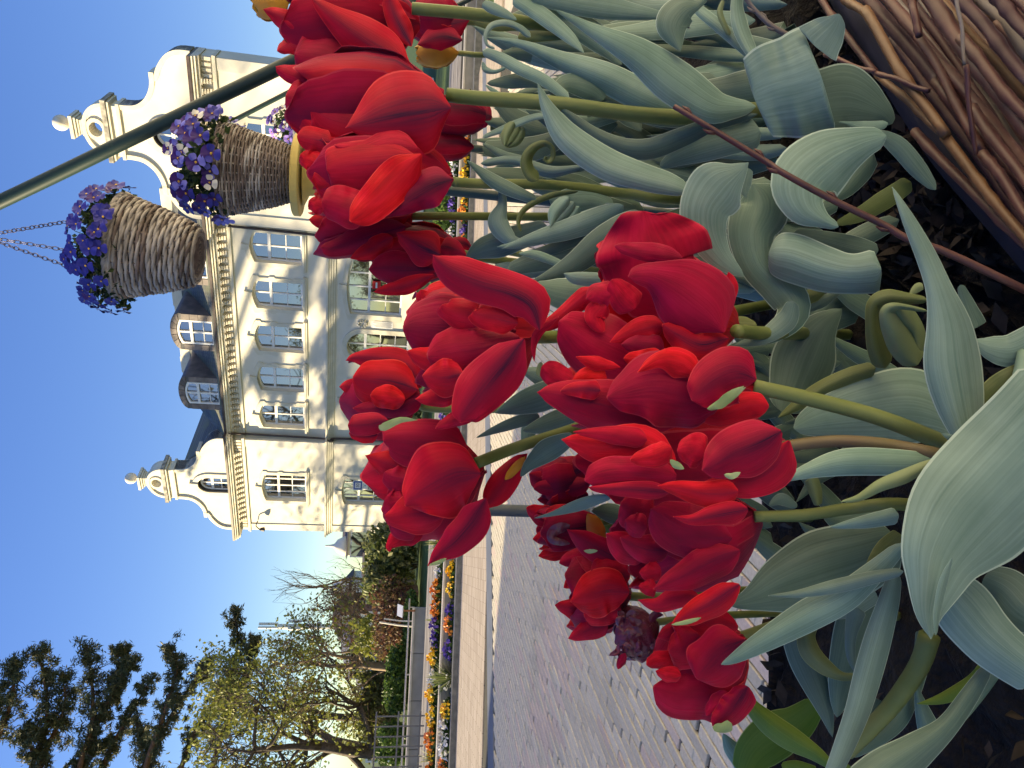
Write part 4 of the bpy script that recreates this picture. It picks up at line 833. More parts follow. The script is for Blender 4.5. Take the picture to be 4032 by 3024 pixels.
# loose and odd petals
petal('O', 'd2', [(1175, 860, 25), (1230, 960, 50), (1285, 1055, 15)], .62, .2, m='y')
petal('O', 'd2', [(1060, 935, 30), (960, 970, 35), (950, 1030, 30), (1060, 1055, 20)], .615, 1.0, m='w')
petal('H', 'd2', [(500, 830, 30), (600, 700, 80), (700, 560, 58), (785, 470, 12)], .57, .5)
petal('H', 'd2', [(640, 640, 20), (720, 550, 30), (770, 490, 8)], .566, .2, m='y')
for c, pts, d, k_ in (('e1', [(1530,1350,8),(1440,1410,28),(1370,1470,30),(1320,1480,10)], .388, 'J2'), ('e3', [(375,1415,8),(320,1440,22),(270,1430,10)], .37, 'K'), ('d2', [(2200,40,8),(2090,110,30),(1990,170,22),(1950,180,6)], .395, 'J2'), ('d2', [(1800,570,8),(1750,545,24),(1710,510,10)], .378, 'K'),
                      ('d1', [(1060,1405,6),(950,1405,20),(840,1450,26),(810,1440,8)], .50, 'H'), ('d2', [(1240,1100,6),(1190,1105,14),(1150,1100,5)], .555, 'P'), ('d2', [(1910,1535,6),(1830,1560,16),(1720,1580,8)], .405, 'L'), ('d3', [(2110,1375,40),(2050,1400,35),(1985,1395,20)], .48, 'M'), ('d2', [(260,1150,8),(210,1175,14),(145,1195,5)], .485, 'H')):
    petal(k_, c, pts, d, 0, .2, 'g', nv=10)
for i in range(26):   # papery scraps of the withered flower
    x, y = rnd.uniform(1345, 1620), rnd.uniform(1500, 1790); a = rnd.random()*6.28; l = rnd.uniform(20, 55)
    petal('Q', 'd2', [(x, y, 12), (x+l*math.cos(a), y+l*math.sin(a), rnd.uniform(14, 30)), (x+1.9*l*math.cos(a+.5), y+1.9*l*math.sin(a+.5), 6)], rnd.uniform(.545, .575), .9, rnd.uniform(-.8, .8), 'w', nv=9, ruf=.6)
petal('Q', 'd3', [(1420, 915, 15), (1390, 970, 28), (1370, 1020, 8)], .55, 0)
# stems
stem('A', [(890, 18), (1045, 33), (1185, 57), (1300, 82), (1370, 120)], .74, .80, 13)
stem('B', [(965, 205), (1042, 213), (1192, 223), (1375, 247), (1509, 253), (1636, 237)], .70, .70, 16)
stem('C', [(980, 393), (1042, 397), (1192, 400), (1342, 417), (1459, 430)], .68, .74, 11)
stem('D', [(885, 467), (1000, 467), (1100, 468), (1250, 470)], .78, .86, 9)
stem('E', [(1000, 548), (1060, 560), (1200, 575), (1350, 580)], .76, .80, 9)
stem('F', [(1150, 728), (1190, 728), (1350, 720), (1500, 690)], .52, .60, 14)
stem('G', [(900, 862), (930, 880), (1100, 880), (1300, 860)], .70, .74, 11)
stem('H', [(1030, 1000), (1120, 965), (1230, 930), (1320, 900), (1500, 880)], .55, .62, 13, M_stem)
stem('J1', [(1590, 715), (1650, 720), (1720, 720)], .50, .56, 15)
stem('J2', [(1630, 835), (1774, 868), (1907, 905), (2048, 962), (2110, 1000)], .47, .44, 18)
stem('K', [(1690, 965), (1770, 955), (1841, 954), (1941, 965), (2075, 995)], .46, .44, 14, M_stemp)
stem('L', [(1630, 1116), (1741, 1112), (1840, 1098), (1960, 1090)], .49, .48, 13)
stem('M', [(1600, 1376), (1674, 1352), (1760, 1330)], .54, .54, 12)
stem('N', [(1265, 1025), (1330, 1020), (1450, 1010)], .67, .68, 8); stem('O', [(1295, 1130), (1350, 1120), (1450, 1115)], .66, .68, 8); stem('P', [(1360, 1288), (1420, 1290), (1520, 1280)], .62, .62, 10); stem('Q', [(1415, 1345), (1450, 1340), (1550, 1330)], .60, .60, 8)
stem('R', [(1060, 275), (1150, 282), (1300, 300)], .93, .92, 8); stem('S', [(1005, 45), (1100, 50), (1250, 55)], .93, .95, 9); stem('U', [(990, 115), (1100, 118)], .99, 1.0, 6); stem('V', [(620, 0), (800, -20), (1000, -40)], .91, .98, 8); stem('W', [(1015, 537), (1100, 545), (1250, 570)], .81, .84, 7)
# ------------------------------------------------------------------ leaves of the tulips, each its own sheet
LF = [
# (owner, crop, points, depth at first point, depth at last, material, cup, tilt)
('B','e0',[(1770,690,30),(1620,700,75),(1470,680,125),(1250,535,148),(1000,345,105),(720,200,48),(560,110,22),(468,62,4)],.66,.60,0,.5,.15),
('B','e0',[(1500,780,45),(1400,740,60),(1100,650,100),(800,505,100),(500,390,62),(250,285,28),(0,238,4)],.70,.72,0,.5,-.2),
('C','e0',[(1330,1235,45),(1200,1190,75),(1050,1150,88),(800,1060,105),(560,890,92),(430,710,48),(355,535,4)],.62,.64,0,.55,.2),
('B','e0',[(1780,740,25),(1500,805,45),(1300,885,65),(1080,965,72),(900,950,62),(720,865,45),(560,740,22),(480,690,6)],.66,.70,1,.4,-.3),
('B','e0',[(1800,850,110),(1500,930,105),(1300,1000,75),(1150,1080,20)],.69,.72,0,.3,0), ('B','e0',[(1790,560,125),(1620,590,110),(1450,600,80),(1250,620,20)],.69,.72,1,.3,0),
('B','e2',[(465,640,262),(600,590,312),(750,550,338),(900,500,360)],.545,.53,0,.25,.1), ('B','e2',[(860,300,170),(930,220,130),(985,150,80),(1015,90,12)],.529,.525,0,.1,0),
('B','e2',[(880,660,210),(1080,640,215),(1280,720,90),(1360,800,25)],.55,.57,1,.2,0), ('B','e2',[(1330,800,22),(1180,830,45),(1080,800,14),(1015,790,4)],.535,.53,0,.3,0),
('C','e2',[(1640,1230,25),(1520,1090,62),(1410,960,66),(1310,890,45),(1250,880,30)],.54,.52,0,.4,.1), ('C','e2',[(1320,880,55),(1150,930,115),(950,1030,200),(790,1180,225),(800,1330,150),(900,1420,60),(1010,1470,22)],.52,.51,0,.35,.1),
('C','e2',[(1480,1180,55),(1300,1300,62),(1150,1390,48),(1000,1450,20)],.55,.53,2,.3,0),
('J1','e1',[(1690,490,60),(1740,500,135),(1850,520,160),(2050,590,150),(2230,620,130),(2420,600,150)],.53,.50,0,.6,.1), ('J1','e1',[(1850,360,40),(2050,400,60),(2250,450,70),(2400,470,40)],.55,.55,1,.3,0),
('J1','e1',[(1560,-100,4),(1480,-30,80),(1370,60,190),(1280,200,170),(1290,360,135),(1380,520,80),(1530,640,16)],.52,.53,0,.2,.2),
('J1','e1',[(1590,40,70),(1640,180,190),(1580,360,160),(1620,560,120),(1760,700,130),(1850,860,110),(1720,1010,60),(1480,1090,14)],.55,.53,1,.35,.2), ('J1','e1',[(1850,800,40),(1800,930,70),(1640,1040,45),(1470,1085,10)],.525,.53,0,.3,.2),
('J1','e1',[(1560,-60,30),(1530,50,45),(1540,130,6)],.53,.53,0,.2,0),
('J2','e3',[(1930,1390,25),(1860,1220,85),(1800,980,160),(1750,720,190),(1725,470,150),(1660,230,90),(1580,20,70),(1480,-190,48),(1400,-350,22),(1358,-436,3)],.405,.44,0,.55,.15),
('J2','e3',[(1900,1290,40),(1750,1090,150),(1500,990,250),(1200,1015,215),(900,1070,130),(720,1130,40)],.50,.53,0,.3,.05),
('J2','e3',[(640,1020,90),(720,860,170),(800,650,205),(900,480,120),(1030,355,12)],.56,.58,1,.3,0),
('K','e3',[(1850,1395,12),(1700,1360,50),(1400,1350,85),(1050,1350,88),(800,1410,48),(610,1485,3)],.43,.435,0,.55,.1), ('K','e3',[(1720,1320,6),(1590,1365,30),(1440,1440,48),(1280,1500,40),(1140,1580,24),(1025,1605,6)],.405,.415,3,.5,.3),
('K','e3',[(1680,1165,6),(1750,1200,25),(1840,1270,35),(1940,1390,10)],.395,.40,0,.5,0),
('K','e4',[(2600,-800,420),(2330,-480,440),(2060,-190,440),(1840,50,405),(1700,270,300),(1640,460,195),(1600,660,95),(1610,825,6)],.385,.37,0,.25,.1), ('K','e4',[(1640,800,8),(1650,640,25),(1690,450,30),(1745,300,6)],.362,.362,0,.5,.4),
('L','e4',[(1640,420,120),(1800,600,190),(1960,790,185),(2120,930,165),(2300,1060,140)],.42,.40,0,.3,.1), ('L','e4',[(1950,430,90),(2080,500,150),(2200,620,160),(2330,700,120)],.43,.41,1,.3,.1),
('L','e4',[(1400,190,140),(1180,290,230),(900,380,270),(650,470,200),(450,560,85),(305,600,20)],.49,.50,1,.3,.1), ('L','e4',[(1430,385,25),(1250,420,42),(1000,480,47),(750,530,26),(555,542,4)],.44,.455,0,.5,.3),
('L','e4',[(1440,200,40),(1250,380,72),(1050,550,100),(800,680,108),(500,850,72),(340,945,38),(250,988,8)],.45,.46,0,.5,.15), ('L','e4',[(1400,20,60),(1200,60,45),(1050,85,25),(955,98,4)],.43,.44,0,.5,0), ('L','e4',[(1420,150,60),(1300,260,70),(1200,350,20)],.47,.47,2,.3,0),
('M','e4',[(1380,380,40),(1340,560,70),(1270,800,92),(1200,1050,95),(1120,1330,82),(980,1680,60),(900,1850,40)],.46,.44,0,.5,.1),
('M','e4',[(850,690,50),(800,800,60),(830,910,65),(930,1010,52),(1030,1065,30),(1120,1068,22)],.53,.52,2,.6,.3), ('M','e4',[(740,800,100),(790,950,100),(860,1120,85),(930,1300,50),(972,1460,5)],.56,.57,1,.3,.1),
('M','e4',[(1200,560,120),(1130,760,150),(1060,1000,120),(1020,1200,70),(1000,1330,12)],.55,.56,1,.3,0), ('M','e4',[(1130,620,70),(1090,800,40),(1090,930,30),(1120,1030,14)],.53,.53,0,.5,.2), ('M','e4',[(1250,520,70),(1100,620,60),(960,690,16)],.54,.55,0,.3,0),
('M','e4',[(400,1150,20),(450,1260,48),(560,1370,72),(700,1470,78),(850,1560,52),(970,1640,30),(1100,1660,20)],.58,.52,4,.5,.2), ('M','e4',[(880,1230,60),(740,1370,130),(600,1450,160),(470,1560,140),(400,1700,90)],.62,.62,4,.25,0),
('M','e4',[(262,1435,8),(310,1520,50),(370,1600,60),(420,1720,50)],.64,.64,0,.3,0), ('M','e4',[(640,1640,20),(740,1650,40),(860,1690,40)],.6,.6,4,.3,0),
('L','e4',[(1990,990,40),(1850,1200,66),(1700,1400,80),(1520,1545,125),(1330,1680,170),(1150,1830,170)],.43,.41,1,.55,.1), ('L','e4',[(1960,980,30),(1880,1100,48),(1740,1185,45),(1620,1225,25),(1520,1243,3)],.45,.46,4,.5,.2),
('L','e4',[(1510,1100,6),(1530,1200,28),(1560,1310,55),(1600,1410,70),(1640,1440,30)],.50,.50,1,.4,.1), ('L','e4',[(1540,770,30),(1520,900,20),(1500,980,8)],.5,.5,1,.3,.2),
('M','e4',[(1560,1000,40),(1480,1150,70),(1400,1350,60),(1250,1480,50),(1080,1570,40)],.52,.50,1,.4,0), ('M','e4',[(1240,1200,60),(1200,1330,60),(1150,1440,30)],.53,.53,1,.3,0),
# stout pale leaves at the right edge of the photograph
('K','e3',[(2350,520,120),(2150,620,110),(2000,610,80),(1880,560,10)],.46,.47,0,.3,0), ('K','e3',[(1960,1000,120),(2060,900,120),(2160,830,110),(2300,800,120)],.47,.46,2,.3,0), ('K','e3',[(2190,820,40),(2170,1000,70),(2100,1200,70),(1990,1330,60),(1880,1370,40)],.44,.415,1,.8,0),
('J2','e3',[(1900,480,80),(1850,350,60),(1800,200,20)],.48,.48,1,.3,0), ('J2','e3',[(1250,740,50),(1080,790,52),(940,850,50),(800,940,48),(620,1060,10)],.52,.53,2,.7,.2),
('J1','e3',[(480,460,20),(420,470,60),(330,470,60),(280,460,20)],.54,.54,2,.3,.2), ('J1','e3',[(780,300,40),(860,260,45),(940,220,10)],.56,.56,2,.4,0), ('J1','e3',[(800,370,14),(900,310,40),(1030,240,10)],.565,.56,1,.4,0),
# buds and shoots at ground level
('J1','e3',[(1310,740,70),(1260,600,70),(1230,440,50),(1250,330,60),(1330,290,60),(1450,290,40),(1590,300,20)],.50,.48,2,.9,.2), ('J1','e3',[(1520,720,70),(1430,580,105),(1360,440,90),(1330,370,50),(1400,340,24),(1590,370,12)],.47,.46,3,.9,.2), ('J1','e3',[(1530,640,40),(1520,500,50),(1440,400,70),(1390,340,20)],.475,.465,3,.9,.2), ('J1','e3',[(1470,270,10),(1520,220,30),(1560,210,20)],.5,.5,3,.4,0),
('J1','e3',[(830,1450,45),(860,1540,45),(880,1630,25)],.50,.50,3,.8,0), ('K','e3',[(560,1630,10),(640,1590,40),(740,1640,20)],.5,.5,0,.2,0),
# far leaves at the right end of the bed
('A','e0',[(1310,110,5),(1080,90,40),(800,50,80),(560,10,80),(300,-50,60)],.76,.72,0,.4,.1), ('A','e0',[(900,420,20),(800,290,80),(600,150,88),(380,20,60),(250,-60,40)],.74,.74,1,.4,.1), ('A','e0',[(660,345,4),(560,240,40),(400,110,55),(200,-20,50)],.72,.72,0,.5,.3),
('A','e0',[(1450,-20,24),(1390,30,34),(1300,60,95),(1230,170,110),(1282,335,6)],.63,.63,1,.4,.1), ('A','e0',[(1790,410,25),(1720,290,48),(1665,150,52),(1650,0,36),(1700,-150,20)],.64,.66,0,.6,.2), ('A','e0',[(1790,420,20),(1650,270,42),(1520,160,40),(1400,60,36),(1330,-20,20)],.66,.7,0,.5,0), ('A','e0',[(1560,0,12),(1540,90,20),(1600,230,18)],.67,.67,3,.5,0),
('A','e0',[(700,-40,60),(900,20,80),(1100,60,60),(1280,20,30)],.78,.76,0,.3,0), ('A','e0',[(0,20,25),(60,50,38),(150,90,30),(220,130,8)],.72,.72,0,.4,0), ('A','e0',[(0,330,30),(120,380,40),(250,450,42),(400,520,40),(560,640,30)],.73,.70,0,.4,.1), ('A','e0',[(560,190,10),(300,160,30),(100,160,45),(-60,120,40)],.80,.80,2,.3,0),
('A','e0',[(310,240,24),(240,180,22),(150,148,22),(60,165,20),(20,230,14),(30,290,10),(80,315,8)],.715,.71,0,.6,.2), ('A','e0',[(230,240,40),(400,235,35),(540,235,20)],.735,.73,2,.4,0), ('B','e0',[(30,540,14),(170,530,45),(330,520,50),(480,560,30)],.74,.72,1,.3,0), ('B','e0',[(20,550,4),(60,580,14),(120,605,4)],.71,.71,0,.3,0),
('B','e0',[(0,400,8),(20,450,20),(80,465,14),(150,440,10)],.725,.72,0,.5,.3), ('B','e0',[(430,640,8),(540,540,60),(700,570,85),(790,640,40)],.71,.72,1,.3,0), ('B','e0',[(680,760,20),(780,640,40),(950,760,60),(1030,850,10)],.73,.72,1,.3,0),
('B','e0',[(500,740,20),(330,760,22),(150,830,24),(0,890,12)],.69,.70,0,.5,.3), ('B','e0',[(280,715,5),(420,780,40),(560,900,50),(650,1000,20)],.70,.70,1,.4,0), ('R','e0',[(60,600,30),(180,740,60),(330,830,80),(480,840,60),(600,830,20)],.80,.78,1,.3,0), ('R','e0',[(0,960,45),(150,970,70),(330,960,80),(500,900,60)],.79,.77,1,.3,0), ('R','e0',[(0,930,10),(150,1010,30),(280,1030,16)],.76,.76,0,.4,0),
('C','e0',[(-10,1060,25),(200,1040,30),(420,1110,40),(560,1100,26),(680,1070,12)],.70,.68,0,.6,.2), ('C','e0',[(360,1170,50),(300,1110,42),(285,1030,38),(330,960,30),(400,930,22),(450,960,18),(455,1020,16),(430,1050,14),(405,1035,12),(412,1010,8)],.66,.655,2,.6,.4),
('C','e0',[(-100,1040,8),(40,1150,40),(160,1220,46),(350,1300,30)],.69,.68,1,.4,.1), ('D','e0',[(120,1225,20),(130,1320,30),(100,1440,68),(180,1550,45),(260,1560,10)],.70,.69,0,.5,.2), ('D','e0',[(250,1500,8),(232,1440,14),(260,1370,18),(340,1310,20),(470,1260,20),(620,1240,10)],.68,.68,2,.6,.3),
('D','e0',[(850,1330,30),(700,1290,70),(560,1300,80),(430,1290,30)],.72,.70,0,.4,0), ('E','e0',[(95,1600,4),(250,1570,24),(500,1480,48),(750,1390,50),(900,1330,20)],.69,.67,0,.5,.2), ('E','e0',[(230,1645,4),(420,1620,35),(650,1520,52),(820,1420,30)],.68,.66,1,.4,.1), ('E','e0',[(700,1470,20),(760,1390,35),(830,1320,20)],.66,.65,0,.4,0),
('F','e1',[(60,690,4),(200,660,20),(420,560,70),(600,420,95),(760,300,80),(860,220,30)],.64,.62,1,.4,.1), ('F','e1',[(-40,460,4),(150,400,40),(400,330,70),(640,240,70),(750,180,20)],.66,.64,0,.4,.1), ('F','e1',[(170,690,20),(300,740,90),(460,760,110),(620,700,60)],.63,.62,1,.3,0), ('F','e1',[(360,620,5),(440,650,40),(600,660,45),(700,660,20)],.61,.60,0,.4,.2), ('F','e1',[(0,600,40),(200,540,70),(450,500,70),(640,540,50)],.68,.67,1,.3,0), ('F','e1',[(70,490,6),(180,500,30),(350,560,24)],.65,.65,0,.4,0),
('F','d1',[(1370,360,10),(1470,300,65),(1600,260,90),(1750,210,80),(1900,150,50)],.74,.70,1,.4,.1), ('E','d1',[(1580,285,4),(1700,270,26),(1900,210,50),(2100,150,55)],.68,.66,0,.5,.2),
('F','d1',[(1560,400,5),(1640,420,40),(1750,440,50),(1900,430,40)],.72,.71,0,.3,0), ('G','d1',[(1560,1360,5),(1700,1310,65),(1850,1260,95),(2000,1200,80)],.63,.60,1,.4,.1), ('G','d1',[(1440,1520,4),(1560,1470,26),(1700,1420,40),(1850,1380,40)],.64,.62,1,.4,.2), ('G','d1',[(1740,1475,10),(1880,1440,60),(2020,1400,80),(2120,1370,40)],.62,.6,1,.4,0), ('G','d1',[(1760,1580,30),(1780,1460,50),(1760,1400,20)],.65,.65,0,.3,0), ('G','d1',[(1740,1080,20),(1850,1120,60),(1980,1160,60)],.62,.61,0,.3,0), ('J1','d1',[(1860,1030,12),(1850,1100,22),(1900,1150,14)],.47,.47,3,.4,0),
('H','d2',[(740,620,10),(800,540,40),(900,460,75),(1010,400,60),(1090,360,30)],.56,.54,1,.4,.1), ('O','d2',[(830,890,4),(950,860,16),(1100,810,38),(1230,770,36),(1330,750,14)],.55,.53,0,.5,.3), ('O','d2',[(1200,840,10),(1300,850,60),(1400,880,60),(1500,930,20)],.66,.64,1,.3,0),
('K','d2',[(1180,880,10),(1250,900,50),(1380,950,70)],.68,.66,4,.3,0), ('P','d2',[(1440,1240,10),(1490,1240,40),(1540,1250,40)],.60,.59,1,.3,0),
]
MATS = [M_leaf, M_leafd, M_leafy, mat('bud_green', (.15, .20, .09), .5, (.22, .27, .13), 20, .05), M_leafg]
for k_, c, pts, a, b2, mi, cu, ti in LF: leaf(k_, c, pts, a, b2, MATS[mi], cu, tilt=ti)
# rolled young buds
def bud(key, c, x, y, L_, w, ang, d, m=0):
    ca, sa_ = math.cos(ang), math.sin(ang)
    for k in range(3):
        o = (k-1)*w*.55
        leaf(key, c, [(x-ca*L_-sa_*o, y-sa_*L_+ca*o, w*.25), (x-ca*L_*.4-sa_*o*1.1, y-sa_*L_*.4+ca*o*1.1, w*.62), (x+ca*L_*.3-sa_*o, y+sa_*L_*.3+ca*o, w*.55), (x+ca*L_-sa_*o*.2, y+sa_*L_+ca*o*.2, w*.1)], d-.004*k, None, MATS[m], 1.1, nv=14)
bud('B', 'e0', 190, 880, 85, 62, 2.1, .70, 3); bud('D', 'e0', 520, 1390, 110, 80, 2.3, .66, 0)
# thick leafy stalks near the lower edge
def stalk(key, c, pts, w, d0, d1, m):
    n = 20; Q = crom([(*tpx(c, *p), 0) for p in pts], n); P = np.array([px(Q[i, 0], Q[i, 1], d0+(d1-d0)*i/(n-1)) for i in range(n)])
    r = w*KS*(d0+d1)/2/FPX; V, Fc = tube(P, np.linspace(r*1.1, r*.85, n), 10); child(TUL[key], 'stem', V, Fc, m)
stalk('L', 'e4', [(1600, 800), (1540, 980), (1440, 1140), (1340, 1270), (1200, 1420), (1060, 1560)], 58, .47, .50, M_stem)
stalk('L', 'e4', [(2040, 960), (1950, 1100), (1840, 1250), (1720, 1390)], 55, .44, .43, M_leafd)
stalk('K', 'e3', [(1880, 1370), (2000, 1330), (2090, 1240), (2150, 1080), (2190, 840), (2230, 640)], 62, .43, .46, M_leaf)
# leaves of the rows behind, seen only through the gaps
tall = [(rnd.uniform(1010, 1500), rnd.uniform(-20, 640)) for _ in range(105)]
own = list('ABCDEF')
for i, (x, y) in enumerate(tall):
    L_ = rnd.uniform(160, 360); dy = rnd.uniform(-90, 90); w = rnd.uniform(14, 30); d = rnd.uniform(.84, 1.02)
    x1 = min(x+L_, 1700)
    if x < 1210 and 400 < y < 640: continue
    k_ = own[min(5, max(0, int(y/110)))]
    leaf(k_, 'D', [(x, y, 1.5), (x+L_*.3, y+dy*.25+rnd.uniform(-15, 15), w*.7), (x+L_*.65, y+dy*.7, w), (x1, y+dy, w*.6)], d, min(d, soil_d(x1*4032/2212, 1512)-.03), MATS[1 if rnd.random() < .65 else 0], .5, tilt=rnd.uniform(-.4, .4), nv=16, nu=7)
low = [(rnd.uniform(1480, 1800), rnd.uniform(420, 1150)) for _ in range(46)]
for i, (x, y) in enumerate(low):
    a = rnd.uniform(-.8, .8); L_ = rnd.uniform(120, 240); w = rnd.uniform(16, 34); x1 = x+L_*math.cos(a); y1 = y+L_*math.sin(a); d = soil_d(x1*4032/2212, y1*4032/2212)-.02
    k_ = 'J1' if y < 800 else ('J2' if y < 950 else 'K')
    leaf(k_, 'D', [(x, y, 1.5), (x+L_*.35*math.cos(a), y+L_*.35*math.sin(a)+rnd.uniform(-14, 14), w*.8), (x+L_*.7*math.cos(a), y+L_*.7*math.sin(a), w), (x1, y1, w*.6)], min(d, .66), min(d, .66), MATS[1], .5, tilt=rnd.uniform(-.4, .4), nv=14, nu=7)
# ================================================================== hanging and standing flower baskets
M_wick = [mat('wicker_grey', (.25, .225, .20), .6, (.42, .385, .35), 14, .2, rnd_v=.15), mat('wicker_brown', (.10, .075, .062), .6, (.19, .15, .13), 14, .2, rnd_v=.2)]
M_dark = mat('basket_lining', (.02, .016, .012), .9)
M_yel = mat('yellow_paint', (.55, .40, .10), .5, (.62, .46, .14), 5, .03)
M_pole = mat('green_enamel', (.006, .022, .021), .45, (.008, .028, .026), 3, .02, spec=.4)
M_chain = mat('chain_steel', (.12, .11, .15), .4, metal=.6)
def vcol(name, cols, scale=30, rough=.5, tr=.2):
    m = mat(name, cols[0], rough, cols[1], scale, 0, col3=cols[2] if len(cols) > 2 else None); return m
M_pv = [vcol('viola_blue', ((.022, .022, .22), (.040, .038, .30), (.075, .07, .40))), vcol('viola_dark', ((.035, .010, .12), (.07, .02, .20))), vcol('viola_lavender', ((.13, .13, .52), (.21, .20, .62))), vcol('viola_cream', ((.62, .60, .50), (.72, .70, .62))),
        mat('viola_eye', (.65, .40, .03), .6), vcol('viola_mauve', ((.22, .13, .50), (.32, .22, .60)))]
M_vl = foliage('viola_leaf', [(.020, .040, .012), (.035, .065, .020), (.06, .095, .035)])
def flower_mesh(kind):
    """five overlapping petals, a throat, lines: a viola about 4 cm across"""
    up, lo_, eye = {0: (0, 0, 4), 1: (1, 2, 4), 2: (1, 0, 4), 3: (1, 3, 4), 4: (5, 5, 4)}[kind]
    V, Fc, mi = [], [], []
    for a, r, w, m, z in ((1.95, .013, .013, up, 0), (1.19, .013, .013, up, .0006), (2.95, .012, .011, lo_, .0012), (.19, .012, .011, lo_, .0018), (-1.57, .013, .015, lo_, .0026)):
        b0 = len(V); ca, sa_ = math.cos(a), math.sin(a)
        for i in range(5):
            for j in range(7):
                t = i/4; th = (j/6-.5)*2
                rr = .002+(r*1.75)*t*(1-.10*th*th*t); ww = w*math.sin(min(1, t*1.15)*PI/2)**.7*th*(1 if t < .9 else .8)
                zz = z+.0035*t*t+.002*math.sin(th*3+a*4)*t-.002*th*th*t
                V.append((ca*rr-sa_*ww, sa_*rr+ca*ww, zz))
        for i in range(4):
            for j in range(6): Fc.append((b0+i*7+j, b0+i*7+j+1, b0+i*7+j+8, b0+i*7+j+7)); mi.append(m if not (i == 0) else (1 if kind else m))
    b0 = len(V); V += [(.0032*math.cos(t), .0032*math.sin(t)-.001, .0042) for t in np.linspace(0, 2*PI, 7)[:-1]]+[(0, -.001, .006)]
    for j in range(6): Fc.append((b0+j, b0+(j+1) % 6, b0+6)); mi.append(4)
    # calyx behind
    b0 = len(V); V += [(.004*math.cos(t), .004*math.sin(t), -.001) for t in np.linspace(0, 2*PI, 7)[:-1]]+[(0, 0, -.010)]
    for j in range(6): Fc.append((b0+(j+1) % 6, b0+j, b0+6)); mi.append(1)
    return mkmesh('flower', V, Fc, M_pv, mi=mi)
FM = [flower_mesh(k) for k in range(5)]
def basket(label, c, Rt, Rb, H, mats, group, rows=17, stakes=15, tilt=(0, 0)):
    o = thing('wicker_basket', label, 'basket', tuple(c-np.array([0, 0, H])), 0, group); o.rotation_euler = (tilt[0], tilt[1], 0)
    prof = lambda t: Rb+(Rt-Rb)*(t**.8)
    rs = H/rows*.62
    for k in range(rows):
        t = (k+.5)/rows; R = prof(t); th = np.linspace(0, 2*PI, 97); 
        for ph in (0, PI):     # pairs of rods pass either side of the stakes
            rr = R+rs*.36*np.sin((stakes//2)*th+ph+k*PI/2)+ (rs*.1 if ph else 0); zz = H*t+rs*.30*np.cos((stakes//2)*th+ph+k*PI/2)+rng.normal(0, .0004, 97)
            P = np.stack([rr*np.cos(th), rr*np.sin(th), zz], 1); P[-1] = P[0]
            V, Fc = tube(P, rs*.62*(1+.1*np.sin(th*3+k)), 6, False); obj('rod', V, Fc, mats[0 if rnd.random() < .82 else 1], o)
    for k in range(stakes*2):
        a = PI*k/stakes; V, Fc = tube(np.array([(prof(t)*math.cos(a), prof(t)*math.sin(a), H*t) for t in np.linspace(0, 1.02, 6)]), rs*.5, 5); obj('stake', V, Fc, mats[1], o)
    for q in range(3):       # braided rim
        th = np.linspace(0, 2*PI, 90); P = np.stack([(Rt+.004*np.sin(th*14+q*2.1))*np.cos(th), (Rt+.004*np.sin(th*14+q*2.1))*np.sin(th), H+.003+.004*np.cos(th*14+q*2.1)], 1); P[-1] = P[0]
        V, Fc = tube(P, rs*.8, 6, False); obj('rim_rod', V, Fc, mats[0], o)
    q = MB().lathe([(.0001, .004), (Rb*.9, .006), (Rb-.006, .01), (prof(.3)-.008, H*.3), (prof(.6)-.009, H*.6), (Rt-.01, H*.96), (.0001, H*.97)], (0, 0, 0), 28, 0); q.build('lining', M_dark, o, smooth=True)
    # base woven in rings
    for k in range(7):
        r0 = Rb*(k+.6)/7; th = np.linspace(0, 2*PI, 49); P = np.stack([r0*np.cos(th), r0*np.sin(th), .001*np.sin(th*12+k*PI)-.003+0*th], 1); P[-1] = P[0]
        V, Fc = tube(P, Rb/13, 5, False); obj('base_rod', V, Fc, mats[1 if k < 5 else 0], o)
    return o
def pansies(label, c, Rx, Hz, n, kinds, group, nleaf=900, fs=1.0, face=.55, drop=.35):
    o = thing('pansy_plant', label, 'pansies', tuple(c), 0, group)
    C = []
    while len(C) < nleaf:
        p = rng.normal(size=3); p /= np.linalg.norm(p); p *= rng.random()**.33; p = p*[Rx*.95, Rx*.95, Hz*.95]
        if p[2] > -.02 or (rng.random() < .3 and p[2] > -Hz*drop and math.hypot(p[0], p[1]) > Rx*.75): C.append(p)
    V, Fc = leafquads(np.array(C), .014*fs, 1.7, .0); l = obj('leaves', V, Fc, M_vl, o, smooth=False); l['kind'] = 'stuff'
    for i in range(n):
        a = i*2.39996+rnd.uniform(-.3, .3); el = math.asin(rnd.uniform(-.18, .98)); dr = np.array([math.cos(a)*math.cos(el), math.sin(a)*math.cos(el), math.sin(el)])
        p = dr*[Rx, Rx, Hz]*rnd.uniform(.9, 1.08); p[2] += .006
        nrm = dr*[1, 1, .6]; nrm = nrm/np.linalg.norm(nrm)+np.array([-.15, -face, .1])
        f = link('flower', FM[rnd.choice(kinds)], o, tuple(p)); q = Vector(nrm).to_track_quat('Z', 'Y'); f.rotation_euler = (q.to_matrix() @ Matrix.Rotation(rnd.uniform(-.5, .5), 3, 'Z')).to_euler()
        s_ = rnd.uniform(.85, 1.2)*fs; f.scale = (s_, s_, s_)
        if i % 2 == 0:
            V, Fc = tube(np.array([p*.55, p*.8+[0, 0, .01], p-dr*.008]), .0011, 4); obj('flower_stalk', V, Fc, M_stem, o)
    return o
GB = 'wicker baskets of violas'
c1 = px(488, 985, 2.2); H1 = .205
basket('grey wicker basket hanging on three chains against the sky', c1, .150, .085, H1, M_wick, GB, 15, 14, (.02, .05))
pansies('dark blue violas growing in the hanging basket', c1+[0, 0, .012], .185, .115, 95, [0, 0, 0, 0, 2], 'violas in the baskets', 1500, .86, .2)
c2 = px(888, 660, 2.5); H2 = .215
